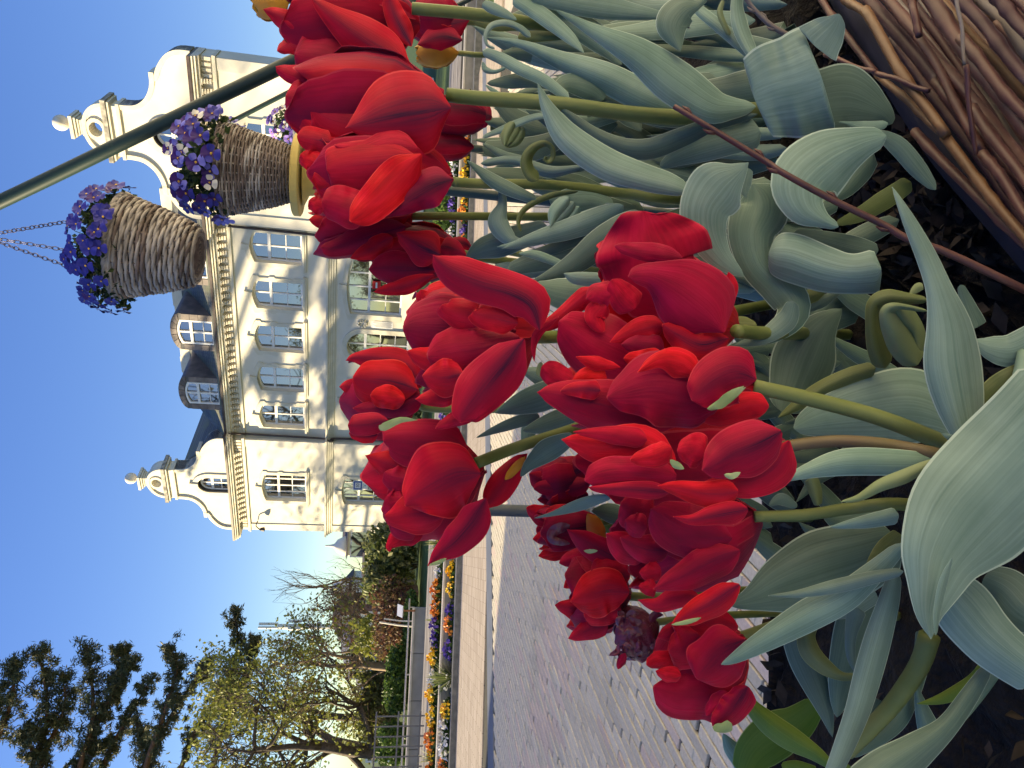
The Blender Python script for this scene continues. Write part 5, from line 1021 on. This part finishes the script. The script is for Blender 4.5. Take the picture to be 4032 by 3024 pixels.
basket('brown wicker basket standing on the round yellow stand', c2, .150, .088, H2, M_wick[::-1], GB, 21, 15, (0, -.03))
pansies('blue and purple violas with pale faces in the basket on the yellow stand', c2+[0, 0, .01], .175, .155, 62, [1, 1, 2, 1, 2, 1, 2, 1, 2, 3], 'violas in the baskets', 1500, 1.08, .75)
c3 = px(1172, 505, 5.6)
basket('small far wicker basket half hidden behind the red tulips', c3, .16, .09, .2, M_wick, GB, 10, 12)
pansies('lilac violas in the far basket behind the tulips', c3+[0, 0, .02], .17, .17, 46, [4, 4, 3, 2], 'violas in the baskets', 500, 1.3, .6)
st = thing('flower_stand', 'yellow round-topped stand under the brown basket', 'stand', (c2[0], c2[1], 0)); zt = c2[2]-H2-.012
MB().lathe([(.001, 0), (.132, 0), (.138, .004), (.138, .024), (.132, .028), (.001, .028)], (0, 0, zt-.026), 40).build('stand_top', M_yel, st, smooth=False)
MB().lathe([(.10, zt-.034), (.066, zt-.05), (.058, zt-.10), (.05, zt-.16), (.02, zt-.22)], (0, 0, 0), 28).build('stand_neck', M_yel, st, smooth=True); MB().lathe([(.018, zt-.2), (.018, .02), (.12, .018), (.12, .0)], (0, 0, 0), 14).build('stand_post', M_pole, st, smooth=True)
st2 = thing('flower_stand', 'dark post under the far basket behind the tulips', 'stand', (c3[0], c3[1], 0)); MB().lathe([(.12, c3[2]-.21), (.12, c3[2]-.225), (.03, c3[2]-.24), (.03, 0)], (0, 0, 0), 16).build('stand_post', M_pole, st2)
def pole(label, pts, r, d):
    P = np.array([px(x, y, dd) for (x, y), dd in zip(pts, d)]); o = thing('leaning_pole', label, 'pole', tuple(P[-1]), 0, 'green poles of the flower display')
    V, Fc = tube(crom(P, 30), r, 16); child(o, 'pole', V, Fc, M_pole); return P
Pp = pole('thick dark green pole slanting across the sky and the right gable', [(-700, 1120), (0, 795), (540, 535), (1090, 272), (1800, -70), (2300, -310)], .0255, [2.75, 2.75, 2.75, 2.75, 2.75, 2.75])
pole('thinner dark green pole slanting behind the standing basket', [(905, 482), (1138, 362), (1600, 125), (2000, -80)], .0165, [5.2, 5.2, 5.2, 5.2])
# chains of the hanging basket
ch = thing('hanging_chains', 'three thin steel chains holding the hanging basket', 'chain', tuple(px(-74, 930, 2.2)))
top_ = px(-74, 930, 2.2)
for (x, y), dd in (((260, 873), 2.12), ((262, 985), 2.3), ((262, 1047), 2.16)):
    b2 = px(x, y, dd); e_ = np.array([c1[0]+(b2-c1)[0]*1.0, c1[1]+(b2-c1)[1], c1[2]+.01]); dirn = (b2-top_); Lc = np.linalg.norm(dirn); dirn /= Lc; Lc *= 1.5; nl = int(Lc/.0165)
    for k in range(nl):
        cpt = top_+dirn*(k+.5)*.0165; s_ = np.cross(dirn, CF); s_ /= np.linalg.norm(s_); w_ = np.cross(dirn, s_); q = s_ if k % 2 else (w_*.9+s_*.43)
        th = np.linspace(0, 2*PI, 11); P = cpt+dirn*(.0105*np.cos(th))[:, None]+q*(.0052*np.sin(th))[:, None]; V, Fc = tube(P, .0014, 5, False); child(ch, 'link', V, Fc, M_chain)
hk = Pp[0]+(Pp[1]-Pp[0])*.55; V, Fc = tube(crom([top_, top_+[0, 0, .06], (top_+hk)/2+[0, 0, .1], hk], 12), .004, 6); child(ch, 'hook', V, Fc, M_chain)
# dark slim post on the paving behind the tulips
bp = onz(2330, 2020, 0.0); po = thing('bollard_post', 'slim dark grey post standing on the paving behind the tulips', 'post', tuple(bp))
MB().lathe([(.035, 0), (.035, .95), (.028, .97), (.001, .975)], (0, 0, 0), 16).build('shaft', mat('post_grey', (.05, .06, .07), .5, (.07, .08, .09), 6), po, smooth=True); MB().lathe([(.07, 0), (.07, .012), (.036, .02)], (0, 0, 0), 16).build('foot', M_stone, po)
# ================================================================== pansy rows, street side, park, far houses
def clump_mesh(cols, seed):
    g2 = np.random.default_rng(seed); V, Fc, mi = [], [], []
    C = []
    for i in range(60):
        a, r = g2.random()*6.28, .12*math.sqrt(g2.random()); z = .10*(1-(r/.14)**2)*g2.uniform(.7, 1.15); C.append((r*math.cos(a), r*math.sin(a), z+.02, 1+int(g2.integers(0, len(cols)))))
    for i in range(70):
        a, r = g2.random()*6.28, .13*math.sqrt(g2.random()); C.append((r*math.cos(a), r*math.sin(a), .07*g2.random(), 0))
    for x, y, z, m in C:
        s_ = .017 if m else .022; n = g2.normal(size=3)+np.array([0, -.8, .7]); n /= np.linalg.norm(n); a = np.cross(n, [0, .3, 1]); a /= np.linalg.norm(a); b2 = np.cross(n, a); b0 = len(V)
        for t in range(6): V.append(np.array([x, y, z])+s_*(a*math.cos(t*PI/3)*(1+.15*(t % 2))+b2*math.sin(t*PI/3)*(1+.15*(t % 2)))+n*.004*(t % 2))
        V.append(np.array([x, y, z])+n*.007)
        for t in range(6): Fc.append((b0+t, b0+(t+1) % 6, b0+6)); mi.append(m)
    return V, Fc, mi
PC = {'yellow': [mat('pansy_yellow', (.75, .48, .02), .5, (.85, .60, .04), 40), mat('pansy_gold', (.70, .38, .02), .5)], 'orange': [mat('pansy_orange', (.75, .24, .02), .5, (.80, .32, .05), 40), mat('pansy_rust', (.55, .15, .03), .5)],
      'white': [mat('pansy_white', (.75, .74, .70), .5), mat('pansy_pale', (.65, .66, .74), .5)], 'purple': [mat('pansy_purple', (.13, .08, .42), .5, (.2, .12, .5), 40), mat('pansy_violet', (.10, .06, .34), .5)]}
M_pl = foliage('pansy_leaf', [(.02, .045, .012), (.04, .08, .02), (.06, .10, .03)])
CM = {k: [mkmesh('blooms', *clump_mesh(v, s)[:2], [M_pl]+v, smooth=False, mi=clump_mesh(v, s)[2]) for s in (1, 2, 3)] for k, v in PC.items()}
order = 'yellow orange white yellow purple orange yellow white orange purple white yellow'.split()
KB = np.array([-2.5, 10.42, 0])
for row, (v0, z0, nm, ln) in enumerate(((.36, .03, 'near', 'in the border along the dark kerb'), (1.02, .165, 'far', 'in the raised bed behind the low planter wall'))):
    for i in range(46):
        u = -7.5+i*.265+rnd.uniform(-.05, .05); k = order[(i//2+row*5+rnd.randrange(2)) % len(order)]
        if row == 0 and (1.35 < u < 2.0 or -2.1 < u < -1.4 or -.6 < u < .0): continue
        p = KB+kd*u+kn*(v0+rnd.uniform(-.06, .06)); o = link('pansy_clump', rnd.choice(CM[k]), None, (p[0], p[1], z0), (0, 0, rnd.uniform(0, 6.28))); s_ = rnd.uniform(1.05, 1.5); o.scale = (s_, s_, s_)
        tag(o, 'clump of %s pansies %s' % (k, ln), 'pansies', '%s pansies in the %s row' % (k, nm))
def spiky(label, p, h, n, m, flowers=0):
    o = thing('grassy_plant', label, 'plant', tuple(p)); V, Fc = [], []
    for i in range(n):
        a = rnd.random()*6.28; el = rnd.uniform(.35, 1.5); L_ = h*rnd.uniform(.7, 1.1); d = np.array([math.cos(a)*math.cos(el), math.sin(a)*math.cos(el), math.sin(el)]); s_ = np.cross(d, [0, 0, 1.]); s_ /= np.linalg.norm(s_)+1e-9
        b0 = len(V); V += [s_*.006, -s_*.006, d*L_*.5-s_*.009, d*L_*.5+s_*.009, d*L_+[0, 0, -.12*L_*math.cos(el)]]; Fc += [(b0, b0+1, b0+2, b0+3), (b0+3, b0+2, b0+4)]
    q = obj('blades', V, Fc, m, o, smooth=False); q['kind'] = 'stuff'
    if flowers:
        C = np.array([(rnd.uniform(-.13, .13), rnd.uniform(-.2, -.08), rnd.uniform(.02, .16)) for _ in range(flowers)]); V, Fc = leafquads(C, .035, 1.1); q = obj('blossoms', V, Fc, PC['white'][0], o, smooth=False); q['kind'] = 'stuff'
M_blade = foliage('blade', [(.07, .11, .03), (.16, .20, .07), (.30, .32, .16)])
spiky('spiky pale green grass tuft with white blossoms at its foot, between the pansy rows', KB+kd*1.68+kn*.45, .42, 150, M_blade, 26)
spiky('green grass tuft in the far pansy row beside the red tulip petal', KB+kd*-.2+kn*.95+[0, 0, .16], .32, 90, M_blade)
spiky('small thin grass tuft at the end of the raised bed', KB+kd*2.9+kn*1.1+[0, 0, .16], .30, 24, M_blade)
spiky('low grass tuft among orange pansies in the raised bed', KB+kd*.95+kn*1.1+[0, 0, .16], .28, 20, M_blade)
spiky('bright grass tuft seen below the half-closed dark tulip', KB+kd*-3.6+kn*.6, .5, 150, M_blade)
spiky('bright grass tuft seen between two tulip stems', KB+kd*-4.6+kn*1.0+[0, 0, .1], .45, 120, M_blade)
# shrubs and trees
def ell_pts(n, c, r, shell=.55):
    p = rng.normal(size=(n, 3)); p /= np.linalg.norm(p, axis=1)[:, None]; p *= (shell+(1-shell)*rng.random(n))[:, None]; return np.array(c)+p*np.array(r)
def shrub(name, label, base, blobs, m, size, n, cat='shrub', twigs=0, mt=None, group=None):
    o = thing(name, label, cat, tuple(base), 0, group); C = np.vstack([ell_pts(int(n*b[6]), b[:3], b[3:6]) for b in blobs]); C = C[C[:, 2] > .0]
    V, Fc = leafquads(C, size, 1.6); q = obj('foliage', V, Fc, m, o, smooth=False); q['kind'] = 'stuff'
    V = MB()
    for i in range(max(4, twigs)):
        a = rnd.random()*6.28; b = rnd.choice(blobs); e_ = np.array(b[:3])+np.array(b[3:6])*[math.cos(a)*.7, math.sin(a)*.7, rnd.uniform(.1, .95)]
        V.tube(crom([(rnd.uniform(-.1, .1), rnd.uniform(-.1, .1), 0), e_*[.4, .4, .5]+[rnd.uniform(-.1, .1), 0, 0], e_], 7), np.linspace(.025, .006, 7), 5)
    q = V.build('stems', mt or M_bark, o, smooth=True); return o
M_bark = mat('bark', (.055, .04, .03), .9, (.11, .085, .065), 12, .4); M_barkp = mat('pine_bark', (.13, .065, .035), .9, (.20, .11, .06), 6, .4, col3=(.07, .05, .04)); M_barkl = mat('pale_bark', (.16, .11, .07), .85, (.24, .17, .11), 9, .3)
F_ev = foliage('evergreen_leaf', [(.06, .085, .025), (.12, .15, .045), (.20, .22, .08), (.30, .30, .15)]); F_hedge = foliage('hedge_leaf', [(.03, .06, .012), (.06, .115, .022), (.10, .16, .03)])
F_red = foliage('red_twig_leaf', [(.10, .045, .03), (.16, .07, .045), (.12, .10, .04), (.20, .11, .06)]); F_yel = foliage('spring_leaf', [(.17, .18, .03), (.27, .28, .05), (.20, .22, .07)]); F_pale = foliage('pale_leaf', [(.10, .12, .05), (.16, .17, .08), (.08, .10, .04)])
def at(x, y, d): p = px(x, y, d); return np.array([p[0], p[1], 0.])
def zof(x, y, d): return px(x, y, d)[2]
def sh(name, label, y0, y1, xt, d, m, n, size=.09, parts=5, **k):
    b = at(1500, (y0+y1)/2, d); w = abs(y1-y0)*d/FPX; h = zof(xt, (y0+y1)/2, d)
    bl_ = [((i/(parts-1)-.5)*w*.75, rnd.uniform(-.3, .3), h*rnd.uniform(.42, .55), w*.30, w*.28+.25, h*rnd.uniform(.40, .47), 1/parts) for i in range(parts)] if parts > 1 else [(0, 0, h*.5, w*.5, w*.45, h*.5, 1)]
    return shrub(name, label, b, bl_, m, size, n, **k)
sh('evergreen_shrub', 'dense evergreen hedge shrub in front of the house, below the street sign', 1560, 2130, 1520, 21.5, F_ev, 6500, .10, 8)
sh('evergreen_shrub', 'tall loose evergreen shrub between the house and the bare red bush', 2090, 2350, 1400, 20.5, F_ev, 4200, .10, 5)
sh('evergreen_shrub', 'pale speckled evergreen shrub behind the big shrub, next to the domed villa', 2140, 2260, 1440, 24, F_pale, 1500, .10, 3)
sh('red_shrub', 'reddish brown twiggy shrub behind the information board', 2300, 2560, 1440, 19.5, F_red, 2200, .07, 5, twigs=24, mt=M_barkl)
sh('yellow_shrub', 'yellow green spring shrub beside the reddish twiggy one', 2430, 2560, 1370, 22, F_yel, 1000, .09, 4, twigs=10)
sh('hedge_bush', 'rounded clipped green hedge bush behind the long wall', 2590, 2790, 1500, 18.2, F_hedge, 4200, .06, 5)
sh('hedge_bush', 'dark low hedge bush between wall and red shrub', 2360, 2620, 1580, 18.6, F_hedge, 2600, .06, 5)
sh('hedge_bush', 'clipped hedge bush at the left end of the wall, next to the railing', 2860, 3010, 1470, 18.0, F_hedge, 3000, .06, 4)
sh('evergreen_shrub', 'olive shrub rising behind the clipped hedge bush', 2640, 2860, 1390, 25, F_pale, 2200, .11, 5)
sh('evergreen_shrub', 'low shrub in the gap behind the dark tulip leaves at the right', 700, 1300, 1690, 14.5, F_hedge, 3000, .07, 6)
def grow(P0, dirn, L_, r, lev, out, tips, up=.15, spread=.75, ns=4):
    n = 6; P = [np.array(P0)]; d = np.array(dirn)
    for i in range(n): d = d+rng.normal(0, .16, 3)+np.array([0, 0, up*.25]); d /= np.linalg.norm(d); P.append(P[-1]+d*L_/n)
    out.append((np.array(P), np.linspace(r, r*.55, n+1), lev)); 
    if lev == 0: tips.append(P[-1]); tips.append(P[3]); return
    for k in range(ns):
        i = rnd.randrange(2, n+1) if k else n; dd = d+rng.normal(0, spread, 3); dd[2] += up; dd /= np.linalg.norm(dd); grow(P[i], dd, L_*rnd.uniform(.55, .8), r*.5, lev-1, out, tips, up, spread, ns)
def bare_tree(name, label, base, dirn, L_, r, lev, m, leafm=None, nl=3, ls=.07, ns=4, up=.2, spread=.7, cat='tree', group=None):
    o = thing(name, label, cat, tuple(base), 0, group); out, tips = [], []; grow((0, 0, 0), dirn, L_, r, lev, out, tips, up, spread, ns)
    q = MB(); [q.tube(P, R, 6) for P, R, l in out if l == lev]; q.build('trunk', m, o, smooth=True)
    q = MB(); [q.tube(P, R, 5 if l else 3, False) for P, R, l in out if l < lev]; s_ = q.build('branches', m, o, smooth=True, fix=False); s_['kind'] = 'stuff'
    if leafm is not None:
        T = np.array(tips); C = np.repeat(T, nl, 0)+rng.normal(0, .16, (len(T)*nl, 3)); V, Fc = leafquads(C, ls, 1.6); f = obj('leaves', V, Fc, leafm, o, smooth=False); f['kind'] = 'stuff'
    return o
bare_tree('spring_tree', 'spreading old tree with dark limbs and fresh yellow green leaves at the left', at(1500, 2960, 24), (-.05, 0, 1), 2.6, .24, 5, M_bark, F_yel, 2, .08, 4, .12, .85)
bare_tree('spring_tree', 'half bare tree with lit branches behind the clipped hedge bush', at(1500, 2630, 23), (.1, 0, 1), 2.0, .15, 5, M_barkl, F_yel, 1, .07, 4, .2, .8)
bare_tree('spring_tree', 'pale leaved tree behind the wall, under the long pine limbs', at(1500, 2800, 29), (0, 0, 1), 3.0, .2, 5, M_bark, F_yel, 3, .09, 4, .22, .75)
bare_tree('bare_tree', 'thin leafless tree seen against the sky above the far roofs', at(1500, 2280, 40), (0, 0, 1), 2.6, .12, 4, M_barkl, None, ns=4, up=.3, spread=.6)
bare_tree('bare_tree', 'leafless shrubby tree in front of the brick gable', at(1500, 2480, 27), (.1, 0, 1), 1.5, .09, 4, M_barkl, F_red, 1, .06, 5, .25, .7)
T0_ = bare_tree('tall_tree', 'tall sparsely leaved tree just beyond the left border, dappling the white house', (-20.5, 35.0, 0), (.05, 0, 1), 6.4, .34, 5, M_bark, F_pale, 1, .16, 3, .30, .62, group='tall trees beyond the left border')
for i, (x, y, rz, s_) in enumerate(((-24, 39.5, 1.1, 1.05), (-27, 44.0, 2.3, 1.0), (-30, 48.0, 3.6, 1.05), (-21.5, 43.4, 1.9, .95), (-27, 34.2, 3.3, 1.5))):
    c = copy_tree(T0_); c.location = (x, y, 0); c.rotation_euler = (0, 0, rz); c.scale = (s_, s_, s_)
# the big pine: its trunk stands left of the frame, its limbs reach in
F_pine = foliage('pine_needles', [(.045, .055, .032), (.06, .08, .042), (.09, .10, .05), (.17, .15, .075)], .6, .2)
pb = at(1500, 3330, 36); pine = thing('pine_tree', 'tall dark pine whose long limbs reach in from the left edge against the sky', 'tree', tuple(pb))
V, Fc = tube(crom([(0, 0, -.1), (.1, 0, 4), (-.2, .3, 9), (.1, 0, 14), (.2, 0, 20), (0, 0, 23)], 24), np.linspace(.5, .12, 24), 10); obj('trunk', V, Fc, M_barkp, pine)
LM = [([(1330,1850),(1380,1640),(1440,1450),(1500,1200),(1530,950),(1540,780),(1510,650)], 75, .0), ([(1330,1850),(1420,1500),(1560,1150),(1640,900),(1660,830)], 55, .3), ([(1100,1900),(1180,1640),(1260,1430),(1400,1250),(1480,1100)], 50, 0), ([(900,1900),(960,1600),(1050,1350),(1110,1150),(1150,1000),(1100,890)], 80, .0), ([(900,1900),(1000,1550),(1150,1250),(1280,1080),(1340,990)], 60, .25),
      ([(600,1900),(680,1620),(760,1450),(880,1250),(980,1080)], 55, .1), ([(480,1900),(530,1600),(590,1400),(600,1180),(580,1000),(560,890)], 95, 0), ([(480,1900),(600,1450),(720,1200),(800,1040),(860,950)], 60, .2), ([(500,1900),(620,1400),(760,1100),(790,960),(755,885)], 55, .2),
      ([(150,1900),(220,1600),(300,1400),(300,1180),(270,1000),(240,890)], 85, 0), ([(150,1900),(320,1500),(420,1250),(400,1050)], 80, .2), ([(-200,1900),(-60,1550),(50,1300),(90,1100),(70,960)], 85, 0), ([(-300,1900),(-150,1500),(-60,1250),(-80,1050)], 80, 0), ([(-500,1900),(-350,1500),(-250,1250)], 90, 0), ([(400,1850),(480,1700),(560,1560),(700,1500)], 50, .2), ([(850,1850),(930,1650),(960,1500),(880,1380)], 80, .0), ([(200,1850),(260,1650),(180,1480),(220,1380)], 70, .1)]
puffs, lb = [], MB()
for pts, w, off in LM:
    n = 26; Q = crom([(*tpx('c3', *p), 0) for p in pts], n); dd = 36+off*6+rnd.uniform(-1, 1); P = np.array([px(q[0], q[1], dd+rnd.uniform(-.05, .05)) for q in Q])-pb
    P = np.vstack([[0, 0, P[0, 2]-1.0], P]); q = MB().tube(crom(P, 30), np.linspace(.16, .025, 30), 6).build('limb', M_barkp, pine, smooth=True); r = w*KS*dd/FPX
    for i in range(6, len(P)):
        t = i/len(P)
        if t < .3 and rnd.random() < .75: continue
        for k in range(4): c = P[i]+rng.normal(0, r*.62*(1.15-.55*t), 3)*[1, 1.3, 1]; puffs.append((c, r*.26)); lb.tube(np.array([P[i], (P[i]+c)/2+[0, 0, -.1], c]), [.035, .022, .01], 4, 0, False)
q = lb.build('twigs', M_bark, pine, smooth=True, fix=False); q['kind'] = 'stuff'
C = np.vstack([c+rng.normal(0, s_*.66, (46, 3)) for c, s_ in puffs]); V, Fc = leafquads(C, .052, 5.0); f = obj('needles', V, Fc, F_pine, pine, smooth=False); f['kind'] = 'stuff'
# a second pine further along, out of frame, whose shade dapples the front
# stones, information board, railing, mast
p = at(1645, 2308, 20.5); o = thing('round_stone', 'round grey stone lamp on the grass in front of the big shrub', 'stone', tuple(p)); V = MB().lathe([(.001, .02), (.16, .03), (.24, .12), (.26, .24), (.22, .38), (.12, .46), (.001, .47)], (0, 0, 0), 16); V.build('stone', mat('stone_grey', (.16, .17, .19), .8, (.28, .28, .29), 14, .4), o, smooth=True)
p = at(1645, 2337, 19.8); o = thing('tree_stump', 'brown stone block lying beside the round grey stone', 'block', tuple(p)); MB().box((-.14, -.3, 0), (.14, .3, .40)).box((-.11, -.25, .4), (.12, .26, .43)).build('block', mat('brown_stone', (.10, .065, .05), .9, (.17, .12, .09), 10, .5), o)
p = at(1640, 2405, 17.2); o = o_ib = thing('information_board', 'sloping white information board on an orange-brown post behind the wall', 'sign', tuple(p)); M_wood = mat('orange_wood', (.32, .14, .06), .7)
MB().box((-.04, -.03, 0), (.04, .03, .74)).build('post', M_wood, o); MB().add([(-.30, -.22, .66), (.30, -.22, .66), (.30, .16, .92), (-.30, .16, .92), (-.30, -.19, .62), (.30, -.19, .62), (.30, .19, .88), (-.30, .19, .88)], [(0,1,2,3), (7,6,5,4), (0,4,5,1), (1,5,6,2), (2,6,7,3), (3,7,4,0)]).build('panel', mat('board_white', (.72, .72, .74), .5), o)
p = at(1635, 2470, 17.6); o = thing('birch_sapling', 'pair of thin whitish stakes rising behind the wall', 'stake', tuple(p)); MB().tube([(0, 0, 0), (.05, 0, .55), (.12, .0, 1.0)], .022, 6).build('stake', mat('white_stake', (.55, .53, .48), .7), o); MB().tube([(.14, 0, 0), (.15, 0, .5), (.2, .0, .9)], .018, 6).build('stake', mat('white_stake', (.55, .53, .48), .7), o)
M_rail = mat('rail_grey', (.16, .165, .18), .5, metal=.3)
o_ib.location.z = .2; o_ib.scale = (.45, .45, .45)
rl = thing('railing', 'grey metal bar railing at the left end of the long wall', 'railing', tuple(at(1640, 2960, 14.6)))
for i in range(9): MB().box((-.9+.2*i, -.012, .05), (-.878+.2*i, .012, 1.02)).build('bar', M_rail, rl)
for z in (.12, .55, .98): MB().box((-.95, -.016, z), (.8, .016, z+.03)).build('rail', M_rail, rl)
tr = thing('wall_rail', 'thin pale pipe rail along the top of the long wall', 'rail', tuple(w0)); q = MB(); a = -kd*.2; b2 = kd*11
q.tube(np.array([a+[0, 0, .33]+kn*.2, b2+[0, 0, .33]+kn*.2]), .022, 6).build('pipe', M_concl, tr)
for i in range(8): MB().tube(np.array([kd*(i*1.5)+kn*.2+[0, 0, .22], kd*(i*1.5)+kn*.2+[0, 0, .33]]), .015, 5).build('post', M_concl, tr)
p = at(1500, 2468, 90); ms = thing('antenna_mast', 'tall white antenna mast behind the brick gable', 'mast', tuple(p)); M_mast = mat('mast_white', (.7, .68, .63), .5)
zt = zof(1030, 2468, 90); MB().tube([(0, 0, 0), (0, 0, zt-2.2)], .32, 8).build('mast', M_mast, ms)
for z, r, h in ((zt-2.2, .3, 2.2), (zt-4.9, .6, 1.5), (zt-7.2, .4, .5)):
    for k in range(3): MB().box((-.14, -.08, 0), (.14, .08, h)).build('antenna', M_mast, ms).matrix_local = Matrix.Translation((r*math.cos(k*2.1+.4), r*math.sin(k*2.1+.4), z)) @ Matrix.Rotation(k*2.1, 4, 'Z')
# far houses
M_fw = mat('far_white', (.72, .68, .58), .8, (.78, .75, .66), .6); M_fr = mat('far_roof', (.08, .07, .07), .8, (.12, .10, .10), 2); M_fb = mat('far_brick', (.16, .09, .07), .85, (.22, .13, .10), 2); M_fg = mat('far_grey_roof', (.22, .22, .24), .7)
def house2(label, y0, y1, xe, xr, d, wm, rm, n, fl=2, depth=8, gable_front=False):
    c = at(1500, (y0+y1)/2, d); w = abs(y1-y0)*d/FPX/2; ze = zof(xe, (y0+y1)/2, d); zr = zof(xr, (y0+y1)/2, d); o = thing('far_house', label, 'house', tuple(c))
    if gable_front: MB().prism([(-w, 0), (w, 0), (w, ze), (0, zr), (-w, ze)], 0, depth).build('wall', wm, o); MB().prism([(-w-.3, ze-.2), (0, zr+.05), (w+.3, ze-.2), (w+.3, ze), (0, zr+.3), (-w-.3, ze)], -.3, depth+.3).build('roof', rm, o)
    else:
        MB().box((-w, 0, 0), (w, depth, ze)).build('wall', wm, o); MB().add([(-w-.3, -.3, ze), (w+.3, -.3, ze), (w+.3, depth+.3, ze), (-w-.3, depth+.3, ze), (-w*.8, depth/2, zr), (w*.8, depth/2, zr)], [(0,1,5,4), (2,3,4,5), (1,2,5), (3,0,4), (0,3,2,1)]).build('roof', rm, o)
    for i in range(n):
        for j in range(fl):
            x = -w+2*w*(i+.5)/n; z = ze*(j+.45)/fl; f = MB().box((x-.5, -.06, z-.7), (x+.5, .0, z+.7)).build('window', M_frame, o); MB().box((x-.4, -.075, z-.6), (x+.4, -.062, z+.6)).build('pane', M_glass, f)
    return o
v = house2('white villa with a small dome, left of the large house, in full sun', 2085, 2190, 1370, 1340, 62, M_fw, M_fr, 3, 2)
def dome(o, x, y, z, r, m1): MB().lathe([(r*1.1, z), (r*1.1, z+.2), (r, z+.25), (r, z+r*.6), (r*1.12, z+r*.7), (r*.98, z+r*1.1), (r*.7, z+r*1.6), (r*.25, z+r*1.9), (r*.12, z+r*2.3), (.05, z+r*2.9)], (x, y, 0), 16).build('dome', m1, o, smooth=True)
zv = zof(1380, 2130, 62); dome(v, -.6, 1.2, zv-.1, .75, M_fw)
b = house2('brick house with a stepped gable below the antenna mast', 2430, 2520, 1345, 1300, 70, M_fb, M_fr, 3, 3)
b2 = house2('dark roofed house with a small domed turret beside the brick house', 2330, 2440, 1380, 1330, 74, M_fw, M_fr, 3, 2); dome(b2, 1.6, .6, zof(1370, 2385, 74), .85, M_fw)
house2('white house seen through the branches behind the clipped hedge', 2560, 2660, 1380, 1330, 48, M_fw, M_fg, 3, 2); house2('low white house with pale walls behind the spring tree', 2650, 2770, 1430, 1390, 46, M_fw, M_fg, 4, 1); house2('house with a pale grey gable roof behind the hedge at the left', 2840, 2980, 1470, 1430, 34, M_fw, M_fg, 3, 1)
house2('white house wall showing between hedge and the big shrub', 2210, 2330, 1450, 1420, 58, M_fw, M_fr, 3, 2)
# traffic sign
sd_ = 30.0; q0 = px(1409, 1911, sd_); sg_ = thing('street_sign', 'blue bordered square 30 sign above white plates, in front of the house', 'sign', (q0[0], q0[1], 0)); u_ = sd_/FPX
M_sw = mat('sign_white', (.78, .77, .74), .5); M_sbl = mat('sign_blue', (.05, .10, .32), .5); M_sk = mat('sign_black', (.03, .03, .03), .5); M_sc = mat('sign_cream', (.75, .68, .50), .6)
MB().tube([(0, .04, 0), (0, .04, q0[2]+.25)], .03, 8).build('post', M_concl, sg_)
def plate(x0, x1, wd, m, name, dy=0.):
    z1, z0 = zof(x0, 1915, sd_), zof(x1, 1915, sd_); h = wd*u_/2; return MB().box((-h+dy, -.02, z0), (h+dy, .0, z1)).build(name, m, sg_)
pl_ = plate(1390, 1429, 38, M_sw, 'sign_plate'); zc = q0[2]
MB().box((-.165, -.024, zc-.165), (.165, -.021, zc+.165)).build('blue_border', M_sbl, pl_); MB().box((-.115, -.028, zc-.115), (.115, -.025, zc+.115)).build('white_field', M_sw, pl_)
def text(o, s, size, loc, m, name='lettering'):
    cu = bpy.data.curves.new('txt', 'FONT'); cu.body = s; cu.size = size; cu.align_x = 'CENTER'; cu.align_y = 'CENTER'; cu.extrude = .001; t = bpy.data.objects.new('tmp', cu); COL.objects.link(t)
    dg = bpy.context.evaluated_depsgraph_get(); me = bpy.data.meshes.new_from_object(t.evaluated_get(dg)); bpy.data.objects.remove(t); me.materials.clear(); me.materials.append(m); link(name, me, o, loc, (PI/2, 0, 0))
text(pl_, '30', .17, (0, -.030, zc), M_sk)
a = plate(1430, 1446, 22, M_sw, 'small_plate'); text(a, '+', .14, (0, -.023, zof(1438, 1915, sd_)), M_sk)
for x0, x1, k in ((1446.5, 1466, 0), (1467, 1487, 1), (1488, 1509, 2)):
    a = plate(x0, x1, 37, M_sc if k < 2 else M_sw, 'text_plate'); zm = zof((x0+x1)/2, 1915, sd_)
    if k < 2:
        for dz in (-.04, .04): MB().box((-.14, -.024, zm+dz-.012), (.14, -.021, zm+dz+.012)).build('print_line', M_sk, a)
    else:
        MB().box((-.10, -.024, zm-.01), (.06, -.021, zm+.012)).box((.04, -.024, zm-.01), (.062, -.021, zm+.07)).prism([(-.10, zm-.035), (-.10, zm+.037), (-.15, zm+.001)], -.024, -.021).build('arrow', M_sk, a)
plate(1513, 1550, 28, M_sw, 'lower_plate')
